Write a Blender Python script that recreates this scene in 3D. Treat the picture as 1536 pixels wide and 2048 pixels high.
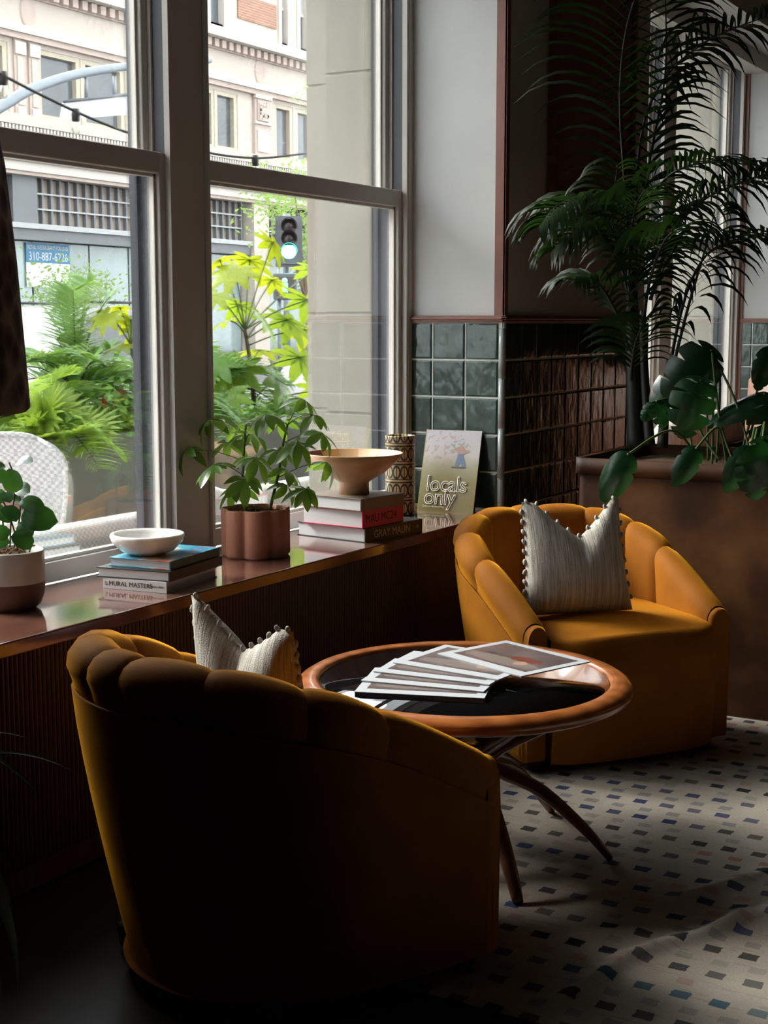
import bpy, math, random
from mathutils import Vector, Matrix, Euler
PI = math.pi
for o in list(bpy.data.objects): bpy.data.objects.remove(o)
SC = bpy.context.scene
COL = SC.collection

# ------------------------------------------------------------------ camera, sky, exposure
EYE = Vector((0.0, 0.0, 1.3)); YAW = math.radians(30.2); PITCH = math.radians(7.52); FPX = 2870.0
cam_d = bpy.data.cameras.new('camera'); cam = bpy.data.objects.new('camera', cam_d); COL.objects.link(cam)
cam_d.sensor_fit = 'VERTICAL'; cam_d.sensor_height = 36.0; cam_d.lens = FPX / 2048.0 * 36.0
cam_d.clip_start = 0.05; cam_d.clip_end = 300
cam.location = EYE; cam.rotation_euler = Euler((PI / 2 - PITCH, 0, YAW - PI / 2), 'XYZ')
SC.camera = cam
world = bpy.data.worlds.new('sky'); SC.world = world; world.use_nodes = True
bg = world.node_tree.nodes['Background']; bg.inputs[0].default_value = (0.93, 0.97, 1.0, 1); bg.inputs[1].default_value = 1.0
sun_d = bpy.data.lights.new('sun', 'SUN'); sun_d.energy = 0.95; sun_d.angle = math.radians(24); sun_d.color = (1.0, 0.96, 0.88)
sun = bpy.data.objects.new('sun', sun_d); COL.objects.link(sun); sun.location = (-5, 20, 25)
sun.rotation_euler = Vector((0.12, -0.80, -0.69)).to_track_quat('-Z', 'Y').to_euler()
SC.view_settings.view_transform = 'Standard'; SC.view_settings.look = 'None'
SC.view_settings.gamma = 1.0; SC.view_settings.use_curve_mapping = False
SC.view_settings.exposure = 3.55
SC.cycles.use_denoising = True

HH = Vector((math.cos(YAW), math.sin(YAW), 0)); RR = Vector((math.sin(YAW), -math.cos(YAW), 0)); UU = Vector((0, 0, 1))
FWD = HH * math.cos(PITCH) - UU * math.sin(PITCH); UPV = HH * math.sin(PITCH) + UU * math.cos(PITCH)
def ray(x, y): return FWD + RR * ((x - 768) / FPX) - UPV * ((y - 1024) / FPX)
def at_d(x, y, d): r = ray(x, y); return EYE + r * (d / r.dot(HH))      # a point at distance d in front of the eye
def at_Y(x, y, Y): r = ray(x, y); return EYE + r * (Y / r.y)            # a point on a plane parallel to the window wall
def at_z(x, y, z): r = ray(x, y); return EYE + r * ((z - EYE.z) / r.z)

# ------------------------------------------------------------------ objects
def tag(o, label=None, cat=None, group=None, kind=None):
    if label: o['label'] = label
    if cat: o['category'] = cat
    if group: o['group'] = group
    if kind: o['kind'] = kind
    return o
def link(o, parent=None):
    COL.objects.link(o)
    if parent is not None: o.parent = parent
    return o
def empty(name, loc=(0, 0, 0), rz=0.0):
    o = bpy.data.objects.new(name, None); o.empty_display_size = 0.05; o.location = loc; o.rotation_euler = (0, 0, rz)
    return link(o)
def inst(name, me, parent=None, loc=(0, 0, 0), rot=(0, 0, 0), scale=(1, 1, 1), mat=None):
    o = bpy.data.objects.new(name, me); o.location = loc
    if isinstance(rot, Matrix): o.rotation_euler = rot.to_euler()
    else: o.rotation_euler = rot
    o.scale = scale if not isinstance(scale, (int, float)) else (scale,) * 3
    return link(o, parent)
class MB:
    """collects vertices and faces, builds one mesh"""
    def __init__(s): s.v = []; s.f = []; s.sm = []; s.mi = []; s.cur = 0
    def add(s, verts, faces, smooth=False):
        n = len(s.v); s.v += [tuple(p) for p in verts]; s.f += [tuple(i + n for i in f) for f in faces]
        s.sm += [smooth] * len(faces); s.mi += [s.cur] * len(faces); return s
    def box(s, x0, x1, y0, y1, z0, z1, M=None):
        P = [(x, y, z) for z in (z0, z1) for y in (y0, y1) for x in (x0, x1)]
        if M is not None: P = [M @ Vector(p) for p in P]
        return s.add(P, [(0, 2, 3, 1), (4, 5, 7, 6), (0, 1, 5, 4), (2, 6, 7, 3), (0, 4, 6, 2), (1, 3, 7, 5)])
    def lathe(s, prof, seg=32, M=None, c=(0, 0)):
        V = []; F = []; n = len(prof)
        for k in range(seg):
            a = 2 * PI * k / seg
            for r, z in prof:
                p = Vector((c[0] + r * math.cos(a), c[1] + r * math.sin(a), z)); V.append(M @ p if M is not None else p)
        for k in range(seg):
            k2 = (k + 1) % seg
            for i in range(n - 1): F.append((k * n + i, k2 * n + i, k2 * n + i + 1, k * n + i + 1))
        return s.add(V, F, True)
    def tube(s, pts, rad, seg=8, cap=True, flat=1.0):
        pts = [Vector(p) for p in pts]; n = len(pts)
        if not hasattr(rad, '__len__'): rad = [rad] * n
        V = []; F = []; up = Vector((0, 0, 1)); prev = None
        for i, p in enumerate(pts):
            t = (pts[min(i + 1, n - 1)] - pts[max(i - 1, 0)]).normalized()
            if prev is None:
                a = t.cross(up)
                if a.length < 1e-3: a = t.cross(Vector((1, 0, 0)))
            else: a = prev - t * prev.dot(t)
            a.normalize(); prev = a; b = t.cross(a)
            for k in range(seg):
                th = 2 * PI * k / seg; V.append(p + (a * math.cos(th) + b * math.sin(th) * flat) * rad[i])
        for i in range(n - 1):
            for k in range(seg):
                k2 = (k + 1) % seg; F.append((i * seg + k, i * seg + k2, (i + 1) * seg + k2, (i + 1) * seg + k))
        if cap: F.append(tuple(range(seg - 1, -1, -1))); F.append(tuple((n - 1) * seg + k for k in range(seg)))
        return s.add(V, F, True)
    def grid(s, rows, smooth=True, closeu=False, closev=False):
        n = len(rows); m = len(rows[0]); V = [p for r in rows for p in r]; F = []
        for i in range(n if closeu else n - 1):
            for j in range(m if closev else m - 1):
                F.append((i * m + j, i * m + (j + 1) % m, ((i + 1) % n) * m + (j + 1) % m, ((i + 1) % n) * m + j))
        return s.add(V, F, smooth)
    def prism(s, poly, z0, z1, M=None, smooth=False):
        n = len(poly); V = [Vector((x, y, z)) for z in (z0, z1) for x, y in poly]
        if M is not None: V = [M @ p for p in V]
        s.add(V, [(i, (i + 1) % n, n + (i + 1) % n, n + i) for i in range(n)], smooth)
        n0 = len(s.v) - 2 * n
        s.f += [tuple(n0 + i for i in range(n - 1, -1, -1)), tuple(n0 + n + i for i in range(n))]; s.sm += [False, False]; s.mi += [s.cur] * 2
        return s
    def mesh(s, name, mat):
        me = bpy.data.meshes.new(name); me.from_pydata(s.v, [], s.f)
        me.polygons.foreach_set('use_smooth', s.sm)
        if isinstance(mat, (list, tuple)):
            for m in mat: me.materials.append(m)
            me.polygons.foreach_set('material_index', s.mi)
        else: me.materials.append(mat)
        me.update(); return me
    def build(s, name, mat, parent=None, loc=(0, 0, 0), rot=(0, 0, 0), bevel=0):
        o = inst(name, s.mesh(name, mat), parent, loc, rot)
        if bevel:
            m = o.modifiers.new('bevel', 'BEVEL'); m.width = bevel; m.segments = 2; m.limit_method = 'ANGLE'
        return o
def boxo(name, mat, x0, x1, y0, y1, z0, z1, parent=None, bevel=0): return MB().box(x0, x1, y0, y1, z0, z1).build(name, mat, parent, bevel=bevel)
def lerp(a, b, t): return a + (b - a) * t
def sstep(t): t = max(0, min(1, t)); return t * t * (3 - 2 * t)
def spline(P, n):
    """Catmull-Rom through points"""
    P = [Vector(p) for p in P]; out = []; m = len(P) - 1
    for k in range(n):
        u = k / (n - 1) * m; i = min(int(u), m - 1); t = u - i
        p0 = P[max(i - 1, 0)]; p1 = P[i]; p2 = P[i + 1]; p3 = P[min(i + 2, m)]
        out.append(0.5 * ((2 * p1) + (p2 - p0) * t + (2 * p0 - 5 * p1 + 4 * p2 - p3) * t * t + (3 * p1 - p0 - 3 * p2 + p3) * t ** 3))
    return out
def text(name, body, size, mat, parent, M, extrude=0.0005, outline=0, align='CENTER', sx=1.0, spacing=1.0):
    c = bpy.data.curves.new(name, 'FONT'); c.body = body; c.size = size; c.align_x = align; c.align_y = 'CENTER'
    c.extrude = extrude; c.space_character = spacing; c.resolution_u = 3
    if outline: c.fill_mode = 'NONE'; c.bevel_depth = outline; c.bevel_resolution = 0; c.extrude = 0
    c.materials.append(mat)
    t_ = bpy.data.objects.new(name, c); COL.objects.link(t_); bpy.context.view_layer.update()
    me = bpy.data.meshes.new_from_object(t_.evaluated_get(bpy.context.evaluated_depsgraph_get())); bpy.data.objects.remove(t_); me.name = name
    o = bpy.data.objects.new(name, me); link(o, parent); o.matrix_local = M @ Matrix.Diagonal((sx, 1, 1, 1)); return o
def basis(o, x, y):
    """matrix with origin o, local x and y axes"""
    x = Vector(x).normalized(); y = Vector(y); z = x.cross(y).normalized(); y = z.cross(x)
    m = Matrix((x, y, z)).transposed().to_4x4(); m.translation = Vector(o); return m

# ------------------------------------------------------------------ materials
def newmat(name):
    m = bpy.data.materials.new(name); m.use_nodes = True; nt = m.node_tree; return m, nt, nt.nodes['Principled BSDF']
def N(nt, typ, **kw):
    n = nt.nodes.new(typ)
    for k, v in kw.items(): setattr(n, k, v)
    return n
def L(nt, a, b): nt.links.new(a, b)
def ramp(nt, fac, stops):
    r = N(nt, 'ShaderNodeValToRGB'); e = r.color_ramp.elements
    while len(e) < len(stops): e.new(0.5)
    for i, (p, c) in enumerate(stops): e[i].position = p; e[i].color = (*c, 1)
    L(nt, fac, r.inputs[0]); return r.outputs[0]
def math_(nt, op, a, b=None, c=None):
    n = N(nt, 'ShaderNodeMath', operation=op)
    for i, v in enumerate((a, b, c)):
        if v is None: continue
        if isinstance(v, (int, float)): n.inputs[i].default_value = v
        else: L(nt, v, n.inputs[i])
    return n.outputs[0]
def mixc(nt, f, a, b):
    n = N(nt, 'ShaderNodeMix', data_type='RGBA')
    for i, v in ((0, f), (6, a), (7, b)):
        if isinstance(v, (int, float)): n.inputs[i].default_value = v
        elif isinstance(v, tuple): n.inputs[i].default_value = (*v, 1)
        else: L(nt, v, n.inputs[i])
    return n.outputs[2]
def coords(nt, kind='Object', scale=None):
    t = N(nt, 'ShaderNodeTexCoord').outputs[kind]
    if scale is not None:
        mp = N(nt, 'ShaderNodeMapping'); mp.inputs['Scale'].default_value = scale; L(nt, t, mp.inputs[0]); t = mp.outputs[0]
    return t
def noise(nt, vec, scale, detail=3, out='Fac'):
    n = N(nt, 'ShaderNodeTexNoise'); n.inputs['Scale'].default_value = scale; n.inputs['Detail'].default_value = detail
    L(nt, vec, n.inputs['Vector']); return n.outputs[out]
def bump(nt, b, h, strength=0.3, dist=0.01):
    n = N(nt, 'ShaderNodeBump'); n.inputs['Strength'].default_value = strength; n.inputs['Distance'].default_value = dist
    L(nt, h, n.inputs['Height']); L(nt, n.outputs[0], b.inputs['Normal'])
def paint(name, col, rough=0.6, var=0.08, scale=4.0, bmp=0.0, bscale=60, spec=None, metal=0.0, stretch=(1, 1, 1), coat=0.0):
    """a painted / plain surface with slight tonal variation"""
    m, nt, b = newmat(name); v = coords(nt, 'Object', stretch)
    f = noise(nt, v, scale, 4)
    c0 = tuple(max(0, c * (1 - var)) for c in col); c1 = tuple(min(1, c * (1 + var)) for c in col)
    L(nt, ramp(nt, f, [(0.3, c0), (0.7, c1)]), b.inputs['Base Color'])
    b.inputs['Roughness'].default_value = rough; b.inputs['Metallic'].default_value = metal
    if spec is not None: b.inputs['Specular IOR Level'].default_value = spec
    if coat: b.inputs['Coat Weight'].default_value = coat; b.inputs['Coat Roughness'].default_value = 0.08
    if bmp: bump(nt, b, noise(nt, v, bscale, 3), bmp)
    return m
def leafmat(name, c0, c1, rough=0.35, trans=0.35, tcol=None, spec=0.5):
    m, nt, b = newmat(name)
    oi = N(nt, 'ShaderNodeObjectInfo'); v = coords(nt, 'Object')
    f = math_(nt, 'ADD', math_(nt, 'MULTIPLY', noise(nt, v, 14, 3), 0.6), math_(nt, 'MULTIPLY', oi.outputs['Random'], 0.5))
    c = ramp(nt, f, [(0.2, c0), (0.85, c1)])
    L(nt, c, b.inputs['Base Color']); b.inputs['Roughness'].default_value = rough; b.inputs['Specular IOR Level'].default_value = spec
    t = N(nt, 'ShaderNodeBsdfTranslucent')
    if tcol is None: tcol = tuple(min(1, x * 2.2) for x in c1)
    t.inputs[0].default_value = (*tcol, 1)
    mx = N(nt, 'ShaderNodeMixShader'); mx.inputs[0].default_value = trans
    L(nt, b.outputs[0], mx.inputs[1]); L(nt, t.outputs[0], mx.inputs[2])
    L(nt, mx.outputs[0], nt.nodes['Material Output'].inputs[0]); return m
def wood(name, c0, c1, rough=0.35, scale=(1, 1, 12), coat=0.0, n=6):
    m, nt, b = newmat(name); v = coords(nt, 'Object', scale)
    f = noise(nt, v, n, 6); w = N(nt, 'ShaderNodeTexWave'); w.inputs['Scale'].default_value = 1.6; w.inputs['Distortion'].default_value = 6
    L(nt, v, w.inputs[0]); f = math_(nt, 'ADD', math_(nt, 'MULTIPLY', f, 0.65), math_(nt, 'MULTIPLY', w.outputs['Fac'], 0.35))
    L(nt, ramp(nt, f, [(0.25, c0), (0.75, c1)]), b.inputs['Base Color']); b.inputs['Roughness'].default_value = rough
    if coat: b.inputs['Coat Weight'].default_value = coat; b.inputs['Coat Roughness'].default_value = 0.06; b.inputs['Coat IOR'].default_value = 1.6
    return m
def glassmat(name, tint=(1, 1, 1), refl=1.0):
    m, nt, b = newmat(name); nt.nodes.remove(b)
    tr = N(nt, 'ShaderNodeBsdfTransparent'); tr.inputs[0].default_value = (*tint, 1)
    gl = N(nt, 'ShaderNodeBsdfGlossy'); gl.inputs['Roughness'].default_value = 0.0
    fr = N(nt, 'ShaderNodeFresnel'); fr.inputs[0].default_value = 1.45
    mx = N(nt, 'ShaderNodeMixShader'); L(nt, math_(nt, 'MULTIPLY', fr.outputs[0], refl), mx.inputs[0])
    L(nt, tr.outputs[0], mx.inputs[1]); L(nt, gl.outputs[0], mx.inputs[2]); L(nt, mx.outputs[0], nt.nodes['Material Output'].inputs[0]); return m
def emit(name, col, s):
    m, nt, b = newmat(name); b.inputs['Base Color'].default_value = (*col, 1)
    b.inputs['Emission Color'].default_value = (*col, 1); b.inputs['Emission Strength'].default_value = s; return m
# ================================================================== the room
SILL = 0.60; YF = 2.29; YW = 2.69; RAIL = 1.30
W1 = (2.05, 4.82); W2 = (6.30, 9.09); HEAD = 2.93; CEIL = 3.45; YOUT = 3.02
X0, X1, YB = -3.5, 11.0, -5.5
m_white = paint('white_wall_paint', (0.54, 0.545, 0.535), 0.55, 0.03, 3, 0.04, 90)
m_dark = paint('dark_room_paint', (0.022, 0.018, 0.015), 0.7, 0.05)
m_frame = paint('window_frame_paint', (0.50, 0.47, 0.44), 0.42, 0.03, 5)
m_track = paint('window_track_grey', (0.075, 0.08, 0.095), 0.45, 0.05, 5)
m_grout = paint('tile_grout', (0.72, 0.74, 0.72), 0.8, 0.05, 30)
m_trim = paint('red_brown_trim', (0.19, 0.068, 0.045), 0.4, 0.08, 8)
m_stone = paint('limestone', (0.33, 0.305, 0.26), 0.85, 0.06, 2.2, 0.1, 40)
m_joint = paint('stone_joint', (0.40, 0.37, 0.33), 0.9, 0.05)
m_floor = wood('dark_floor_wood', (0.016, 0.010, 0.008), (0.028, 0.018, 0.013), 0.4, (1, 8, 1))
m_pane = glassmat('window_glass', (0.97, 0.985, 0.975), 0.75)

def tilemat():
    m, nt, b = newmat('green_glazed_tile'); oi = N(nt, 'ShaderNodeObjectInfo'); v = N(nt, 'ShaderNodeTexCoord').outputs['Object']
    va = N(nt, 'ShaderNodeVectorMath', operation='ADD'); L(nt, v, va.inputs[0]); L(nt, oi.outputs['Location'], va.inputs[1]); v = va.outputs[0]
    f = math_(nt, 'ADD', math_(nt, 'MULTIPLY', noise(nt, v, 16, 5), 0.8), math_(nt, 'MULTIPLY', oi.outputs['Random'], 0.25))
    L(nt, ramp(nt, f, [(0.3, (0.014, 0.032, 0.024)), (0.6, (0.032, 0.062, 0.047)), (0.9, (0.075, 0.115, 0.092))]), b.inputs['Base Color'])
    b.inputs['Roughness'].default_value = 0.13; b.inputs['Specular IOR Level'].default_value = 0.45
    mp = N(nt, 'ShaderNodeMapping'); mp.inputs['Scale'].default_value = (1, 1, 0.5); L(nt, v, mp.inputs[0])
    bump(nt, b, noise(nt, mp.outputs[0], 22, 2), 0.30, 0.010); return m
m_tile = tilemat()
m_qtile = paint('grey_edge_tile', (0.30, 0.33, 0.33), 0.12, 0.12, 20, 0.2, 20)

fl = boxo('floor', m_floor, X0, X1, YB, YF + 0.42, -0.10, -0.012); tag(fl, 'dark timber floor beneath the rug', 'floor', kind='structure')
ce = boxo('ceiling', paint('ceiling_paint', (0.14, 0.125, 0.11), 0.8, 0.03), X0, X1, YB, 3.4, CEIL, CEIL + 0.15); tag(ce, 'dark ceiling above the lounge', 'ceiling', kind='structure')
for nm, lab, a in (('wall_back', 'dark far wall behind the camera', (X0, X1, YB - 0.15, YB, -0.1, CEIL)), ('wall_left', 'dark side wall behind the lamp', (X0 - 0.15, X0, YB, 3.2, -0.1, CEIL)),
                   ('wall_right', 'dark end wall of the lounge', (X1, X1 + 0.15, YB, 3.2, -0.1, CEIL))):
    tag(boxo(nm, m_dark, *a), lab, 'wall', kind='structure')
# piers between the windows (white above the rail), spandrel under and header over each window
def pier(name, xa, xb, label, left=True, right=True):
    root = empty(name, (xa, YF, 0)); tag(root, label, 'wall', kind='structure'); root.location = (0, 0, 0)
    boxo('plaster', m_white, xa, xb, YF + 0.008, YOUT, -0.1, CEIL, root)
    return root
pA = pier('wall_pier_1', W1[1], W2[0], 'white pier with dark green tiled base between the two windows')
pB = pier('wall_pier_2', W2[1], X1, 'white pier with tiled base beyond the second window')
pC = pier('wall_pier_3', X0, W1[0], 'white pier to the left of the first window')
for i, (a, b) in enumerate((W1, W2)):
    lab = ('first', 'second')[i]
    o = MB().box(a, b, YF + 0.02, YOUT, HEAD, CEIL).build('wall_header_%d' % (i + 1), m_white); tag(o, 'plaster wall above the %s window' % lab, 'wall', kind='structure')
    o = MB().box(a, b, YF + 0.06, YOUT, -0.1, SILL - 0.04).build('wall_spandrel_%d' % (i + 1), m_dark); tag(o, 'low wall under the %s window' % lab, 'wall', kind='structure')

# ---- glazed tiles: each one its own mesh object, shared data
TP = 0.1388; TG = 0.0033
def tile_mesh(wd, ht):
    e = 0.006; a = wd / 2 - TG; c = ht / 2 - TG; mb = MB(); t = 0.0045
    rows = []
    for (sx, sz, d) in ((a, c, 0.0), (a, c, t * 0.55), (a - e, c - e, t)):
        rows.append([Vector((-sx, -d, -sz)), Vector((sx, -d, -sz)), Vector((sx, -d, sz)), Vector((-sx, -d, sz))])
    mb.grid(rows, False, closev=True); n = 8
    mb.f.append((8, 9, 10, 11)); mb.sm.append(False); mb.mi.append(0)
    return mb.mesh('tile', m_tile)
tm = tile_mesh(TP, TP); tm_cut = tile_mesh(TP * 0.86, TP)
rng = random.Random(4)
def tiles_x(root, X, ya, yb, ztop, zbot):      # face looking towards -X
    mb = MB().box(X - 0.004, X, ya, yb, zbot, ztop).build('grout', m_grout, root)
    z = ztop - TP / 2
    while z > zbot + 0.02:
        y = ya + 0.012 + TP / 2; k = 0
        while y < yb + 0.02:
            cut = y + TP / 2 > yb + 0.005
            me = tm_cut if cut else tm; yy = y - (TP * 0.07 if cut else 0)
            inst('tile', me, root, (X - 0.0035, yy, z), (rng.uniform(-.006, .006), 0, -PI / 2 + rng.uniform(-.008, .008)))
            y += TP
        z -= TP
def tiles_y(root, Y, xa, xb, ztop, zbot):      # face looking towards -Y
    MB().box(xa, xb, Y - 0.004 + 0.008, Y + 0.008, zbot, ztop).build('grout', m_grout, root)
    z = ztop - TP / 2
    while z > zbot + 0.02:
        x = xa + 0.012 + TP / 2
        while x < xb:
            inst('tile', tm, root, (x, Y + 0.0045, z), (rng.uniform(-.008, .008), 0, rng.uniform(-.01, .01))); x += TP
        z -= TP
tiles_x(pA, W1[1], YF + 0.01, YW, RAIL, SILL)
tiles_y(pA, YF, W1[1], W2[0], RAIL, 0.0)
tiles_x(pB, W2[1], YF + 0.01, YW, RAIL, SILL)
# grey quarter-round corner tiles, red-brown chair rail and corner guard
for k in range(7):
    z0 = RAIL - 0.02 - k * 0.186
    MB().lathe([(0.0, max(0.0, z0 - 0.183)), (0.0135, max(0.0, z0 - 0.183)), (0.0135, z0 - 0.002), (0.0, z0 - 0.002)], 12, c=(W1[1] + 0.002, YF + 0.012)).build('corner_tile', m_qtile, pA)
def rail_x(n, X, ya, yb): # moulding on a face looking to -X
    return MB().box(X - 0.018, X, ya, yb, RAIL + 0.002, RAIL + 0.028).box(X - 0.026, X, ya, yb, RAIL + 0.012, RAIL + 0.022)
t1 = MB().box(W1[1] - 0.016, W1[1], YF - 0.01, YW, RAIL + 0.001, RAIL + 0.026).box(W1[1] - 0.024, W1[1], YF - 0.018, YW, RAIL + 0.010, RAIL + 0.020)
t1.box(W1[1] - 0.016, W2[0] + .01, YF - 0.010, YF + 0.008, RAIL + 0.001, RAIL + 0.026).box(W1[1] - 0.024, W2[0] + .01, YF - 0.018, YF + 0.008, RAIL + 0.010, RAIL + 0.020)
tag(t1.build('trim_1', m_trim, bevel=0.003), 'red-brown chair rail along the top of the tiles on the pier', 'trim', kind='structure')
t2 = MB().box(W2[1] - 0.016, W2[1], YF - 0.01, YW, RAIL + 0.001, RAIL + 0.026)
tag(t2.build('trim_2', m_trim, bevel=0.003), 'red-brown chair rail on the far reveal at right edge', 'trim', kind='structure')
t3 = MB().box(W1[1] - 0.007, W1[1], YF + 0.001, YF + 0.042, RAIL + 0.026, CEIL).box(W1[1] - 0.007, W1[1] + 0.022, YF - 0.0, YF + 0.008, RAIL + 0.026, CEIL)
tag(t3.build('trim_3', m_trim), 'upright red-brown corner guard on the white pier edge', 'trim', kind='structure')
t4 = MB().box(W2[1] - 0.012, W2[1], YW - 0.035, YW, SILL, HEAD)
tag(t4.build('trim_4', m_trim), 'upright brown casing strip beside the second window', 'trim', kind='structure')
# framed burgundy panel on the shaded pier face
m_burg = paint('burgundy_panel', (0.22, 0.10, 0.10), 0.6, 0.15, 5)
m_frm = wood('frame_wood', (0.12, 0.05, 0.03), (0.22, 0.09, 0.05), 0.4)
fp = empty('wall_panel', (5.62, YF, 1.78)); tag(fp, 'framed burgundy wall panel behind the palm', 'wall panel')
MB().box(-0.40, 0.40, -0.012, 0.006, 0.02, 1.35).build('panel', m_burg, fp)
for nm, a in (('frame_rail', (-0.43, 0.43, -0.028, 0.006, 0.0, 0.035)), ('frame_rail', (-0.43, 0.43, -0.028, 0.006, 1.335, 1.37)), ('frame_stile', (-0.43, -0.395, -0.028, 0.006, 0.035, 1.335)), ('frame_stile', (0.395, 0.43, -0.028, 0.006, 0.035, 1.335))):
    boxo(nm, m_frm, *a, fp)

# ---- windows: two double-hung sashes each, with mullion and stepped jambs
def sash(root, name, xa, xb, y0, y1, z0, z1, st, top, bot):
    s = empty(name, (0, 0, 0)); s.parent = root
    for nm, a in (('stile', (xa, xa + st, y0, y1, z0, z1)), ('stile', (xb - st, xb, y0, y1, z0, z1)), ('rail', (xa + st, xb - st, y0, y1, z1 - top, z1)), ('rail', (xa + st, xb - st, y0, y1, z0, z0 + bot))):
        boxo(nm, m_frame, *a, s, bevel=0.004)
    ym = (y0 + y1) / 2
    # glazing bead: thin lit step round the glass
    for a in ((xa + st, xa + st + .009, ym - .006, ym + .012, z0 + bot, z1 - top), (xb - st - .009, xb - st, ym - .006, ym + .012, z0 + bot, z1 - top), (xa + st, xb - st, ym - .006, ym + .012, z0 + bot, z0 + bot + .009), (xa + st, xb - st, ym - .006, ym + .012, z1 - top - .009, z1 - top)):
        boxo('glazing_bead', m_frame, *a, s)
    boxo('pane', m_pane, xa + st, xb - st, ym - 0.002, ym + 0.002, z0 + bot, z1 - top, s)
    return s
def window(idx, xa, xb, mull, label):
    w = empty('window_%d' % idx); tag(w, label, 'window', kind='structure')
    xm0, xm1 = mull
    boxo('mullion', m_frame, xm0, xm1, YW, YW + 0.125, SILL - 0.02, HEAD, w, bevel=0.004)
    for (a, b) in ((xa, xm0), (xm1, xb)):
        # jamb linings with parting stops; grooves stay darker metal
        for sx, X in ((1, a), (-1, b)):
            def bx(nm, d0, d1, y0, y1, m=m_frame):
                x0, x1 = sorted((X + sx * d0, X + sx * d1)); boxo(nm, m, x0, x1, y0, y1, SILL, HEAD, w)
            if not (abs(X - xm0) < 1e-6 or abs(X - xm1) < 1e-6):
                bx('jamb', 0.0, 0.032, YW - 0.012, YW + 0.132)
                ox = 0.032
            else: ox = 0.0
            bx('stop', ox, ox + 0.014, YW - 0.010, YW + 0.010); bx('track', ox, ox + 0.004, YW + 0.010, YW + 0.125, m_track)
            bx('stop', ox, ox + 0.012, YW + 0.056, YW + 0.068); bx('outer_stop', ox, ox + 0.020, YW + 0.112, YW + 0.140, m_track)
        a2 = a + (0.036 if a == xa else 0.004); b2 = b - (0.036 if b == xb else 0.004)
        sash(w, 'lower_sash', a2, b2, YW + 0.011, YW + 0.054, SILL + 0.002, 1.79, 0.034, 0.062, 0.056)
        sash(w, 'upper_sash', a2, b2, YW + 0.069, YW + 0.111, 1.735, HEAD - 0.01, 0.034, 0.06, 0.055)
        boxo('sill_board', m_frame, a, b, YW + 0.054, YOUT + 0.05, SILL - 0.06, SILL - 0.012, w)
    return w
window(1, W1[0], W1[1], (3.385, 3.548), 'tall double-hung window with four panes behind the books and plants')
window(2, W2[0], W2[1], (7.62, 7.78), 'second double-hung window behind the palm')
pel = MB().box(W2[0], W2[1], YW - 0.14, YW - 0.012, HEAD - 0.10, HEAD); tag(pel.build('shade_box', m_frame), 'pale blind box across the top of the second window', 'blind box')
# ---- exterior stone pier with a stepped outer reveal
def stone_pier(x0, x1, label):
    r = empty('stone_pier'); tag(r, label, 'pier', kind='structure')
    zs = [-0.2, 0.36, 0.95, 1.335, 2.235, 3.1, 4.0, 5.0]
    g = 0.004
    for a, b in zip(zs[:-1], zs[1:]):
        boxo('stone_block', m_stone, x0 + 0.00, x1 - 0.00, 2.825, 3.03, a + g, b - g, r, bevel=0.003)
        boxo('stone_block', m_stone, x0 + 0.19, x1 - 0.19, 3.03, 3.24, a + g, b - g, r, bevel=0.003)
    boxo('mortar', m_joint, x0 + 0.006, x1 - 0.006, 2.83, 3.02, -0.2, 5.0, r); boxo('mortar', m_joint, x0 + 0.196, x1 - 0.196, 3.02, 3.234, -0.2, 5.0, r)
    return r
stone_pier(W1[1] - 0.06, W2[0] + 0.06, 'pale limestone pier outside between the windows')
stone_pier(W2[1] - 0.06, W2[1] + 1.4, 'pale limestone pier outside at the far side of the second window')
stone_pier(W1[0] - 1.4, W1[0] + 0.02, 'pale limestone pier outside left of the first window')
# exterior wall over the windows, so that daylight enters through the panes only
o = MB().box(X0, X1, YOUT, YOUT + 0.2, HEAD + 0.5, 9.0).build('wall_exterior', m_stone); tag(o, 'stone outer wall above the windows', 'wall', kind='structure')

# ---- built-in sill cabinet with fluted front
m_sill = wood('lacquered_sill', (0.13, 0.055, 0.040), (0.19, 0.085, 0.062), 0.12, (1.0, 9, 1), 1.0)
m_slat = wood('fluted_wood', (0.045, 0.024, 0.018), (0.085, 0.045, 0.032), 0.45, (6, 6, 1))
def bench(name, a, b, label, slats):
    r = empty(name); tag(r, label, 'sill cabinet')
    boxo('worktop', m_sill, a, b, YF - 0.008, YW - 0.0, SILL - 0.036, SILL, r, bevel=0.004)
    boxo('body', m_slat, a, b, YF + 0.022, YF + 0.055, 0.0, SILL - 0.036, r)
    boxo('plinth', m_slat, a, b, YF + 0.012, YF + 0.022, 0.0, 0.06, r)
    if slats:
        p = 0.0145; me = MB()
        pts = [(-0.0062, 0.012), (-0.0055, 0.002), (-0.002, -0.001), (0.002, -0.001), (0.0055, 0.002), (0.0062, 0.012)]
        me.prism(pts, 0.06, SILL - 0.04); me = me.mesh('slat', m_slat)
        k = 0; x = a + p
        while x < b - 0.005:
            inst('slat', me, r, (x, YF + 0.010, 0)); x += p
    return r
bench('sill_cabinet', W1[0], W1[1] - 0.005, 'long brown lacquered window sill with fluted wooden front', True)
bench('sill_cabinet', W2[0] + 0.005, W2[1], 'window sill cabinet under the second window behind the planter', False)

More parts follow.
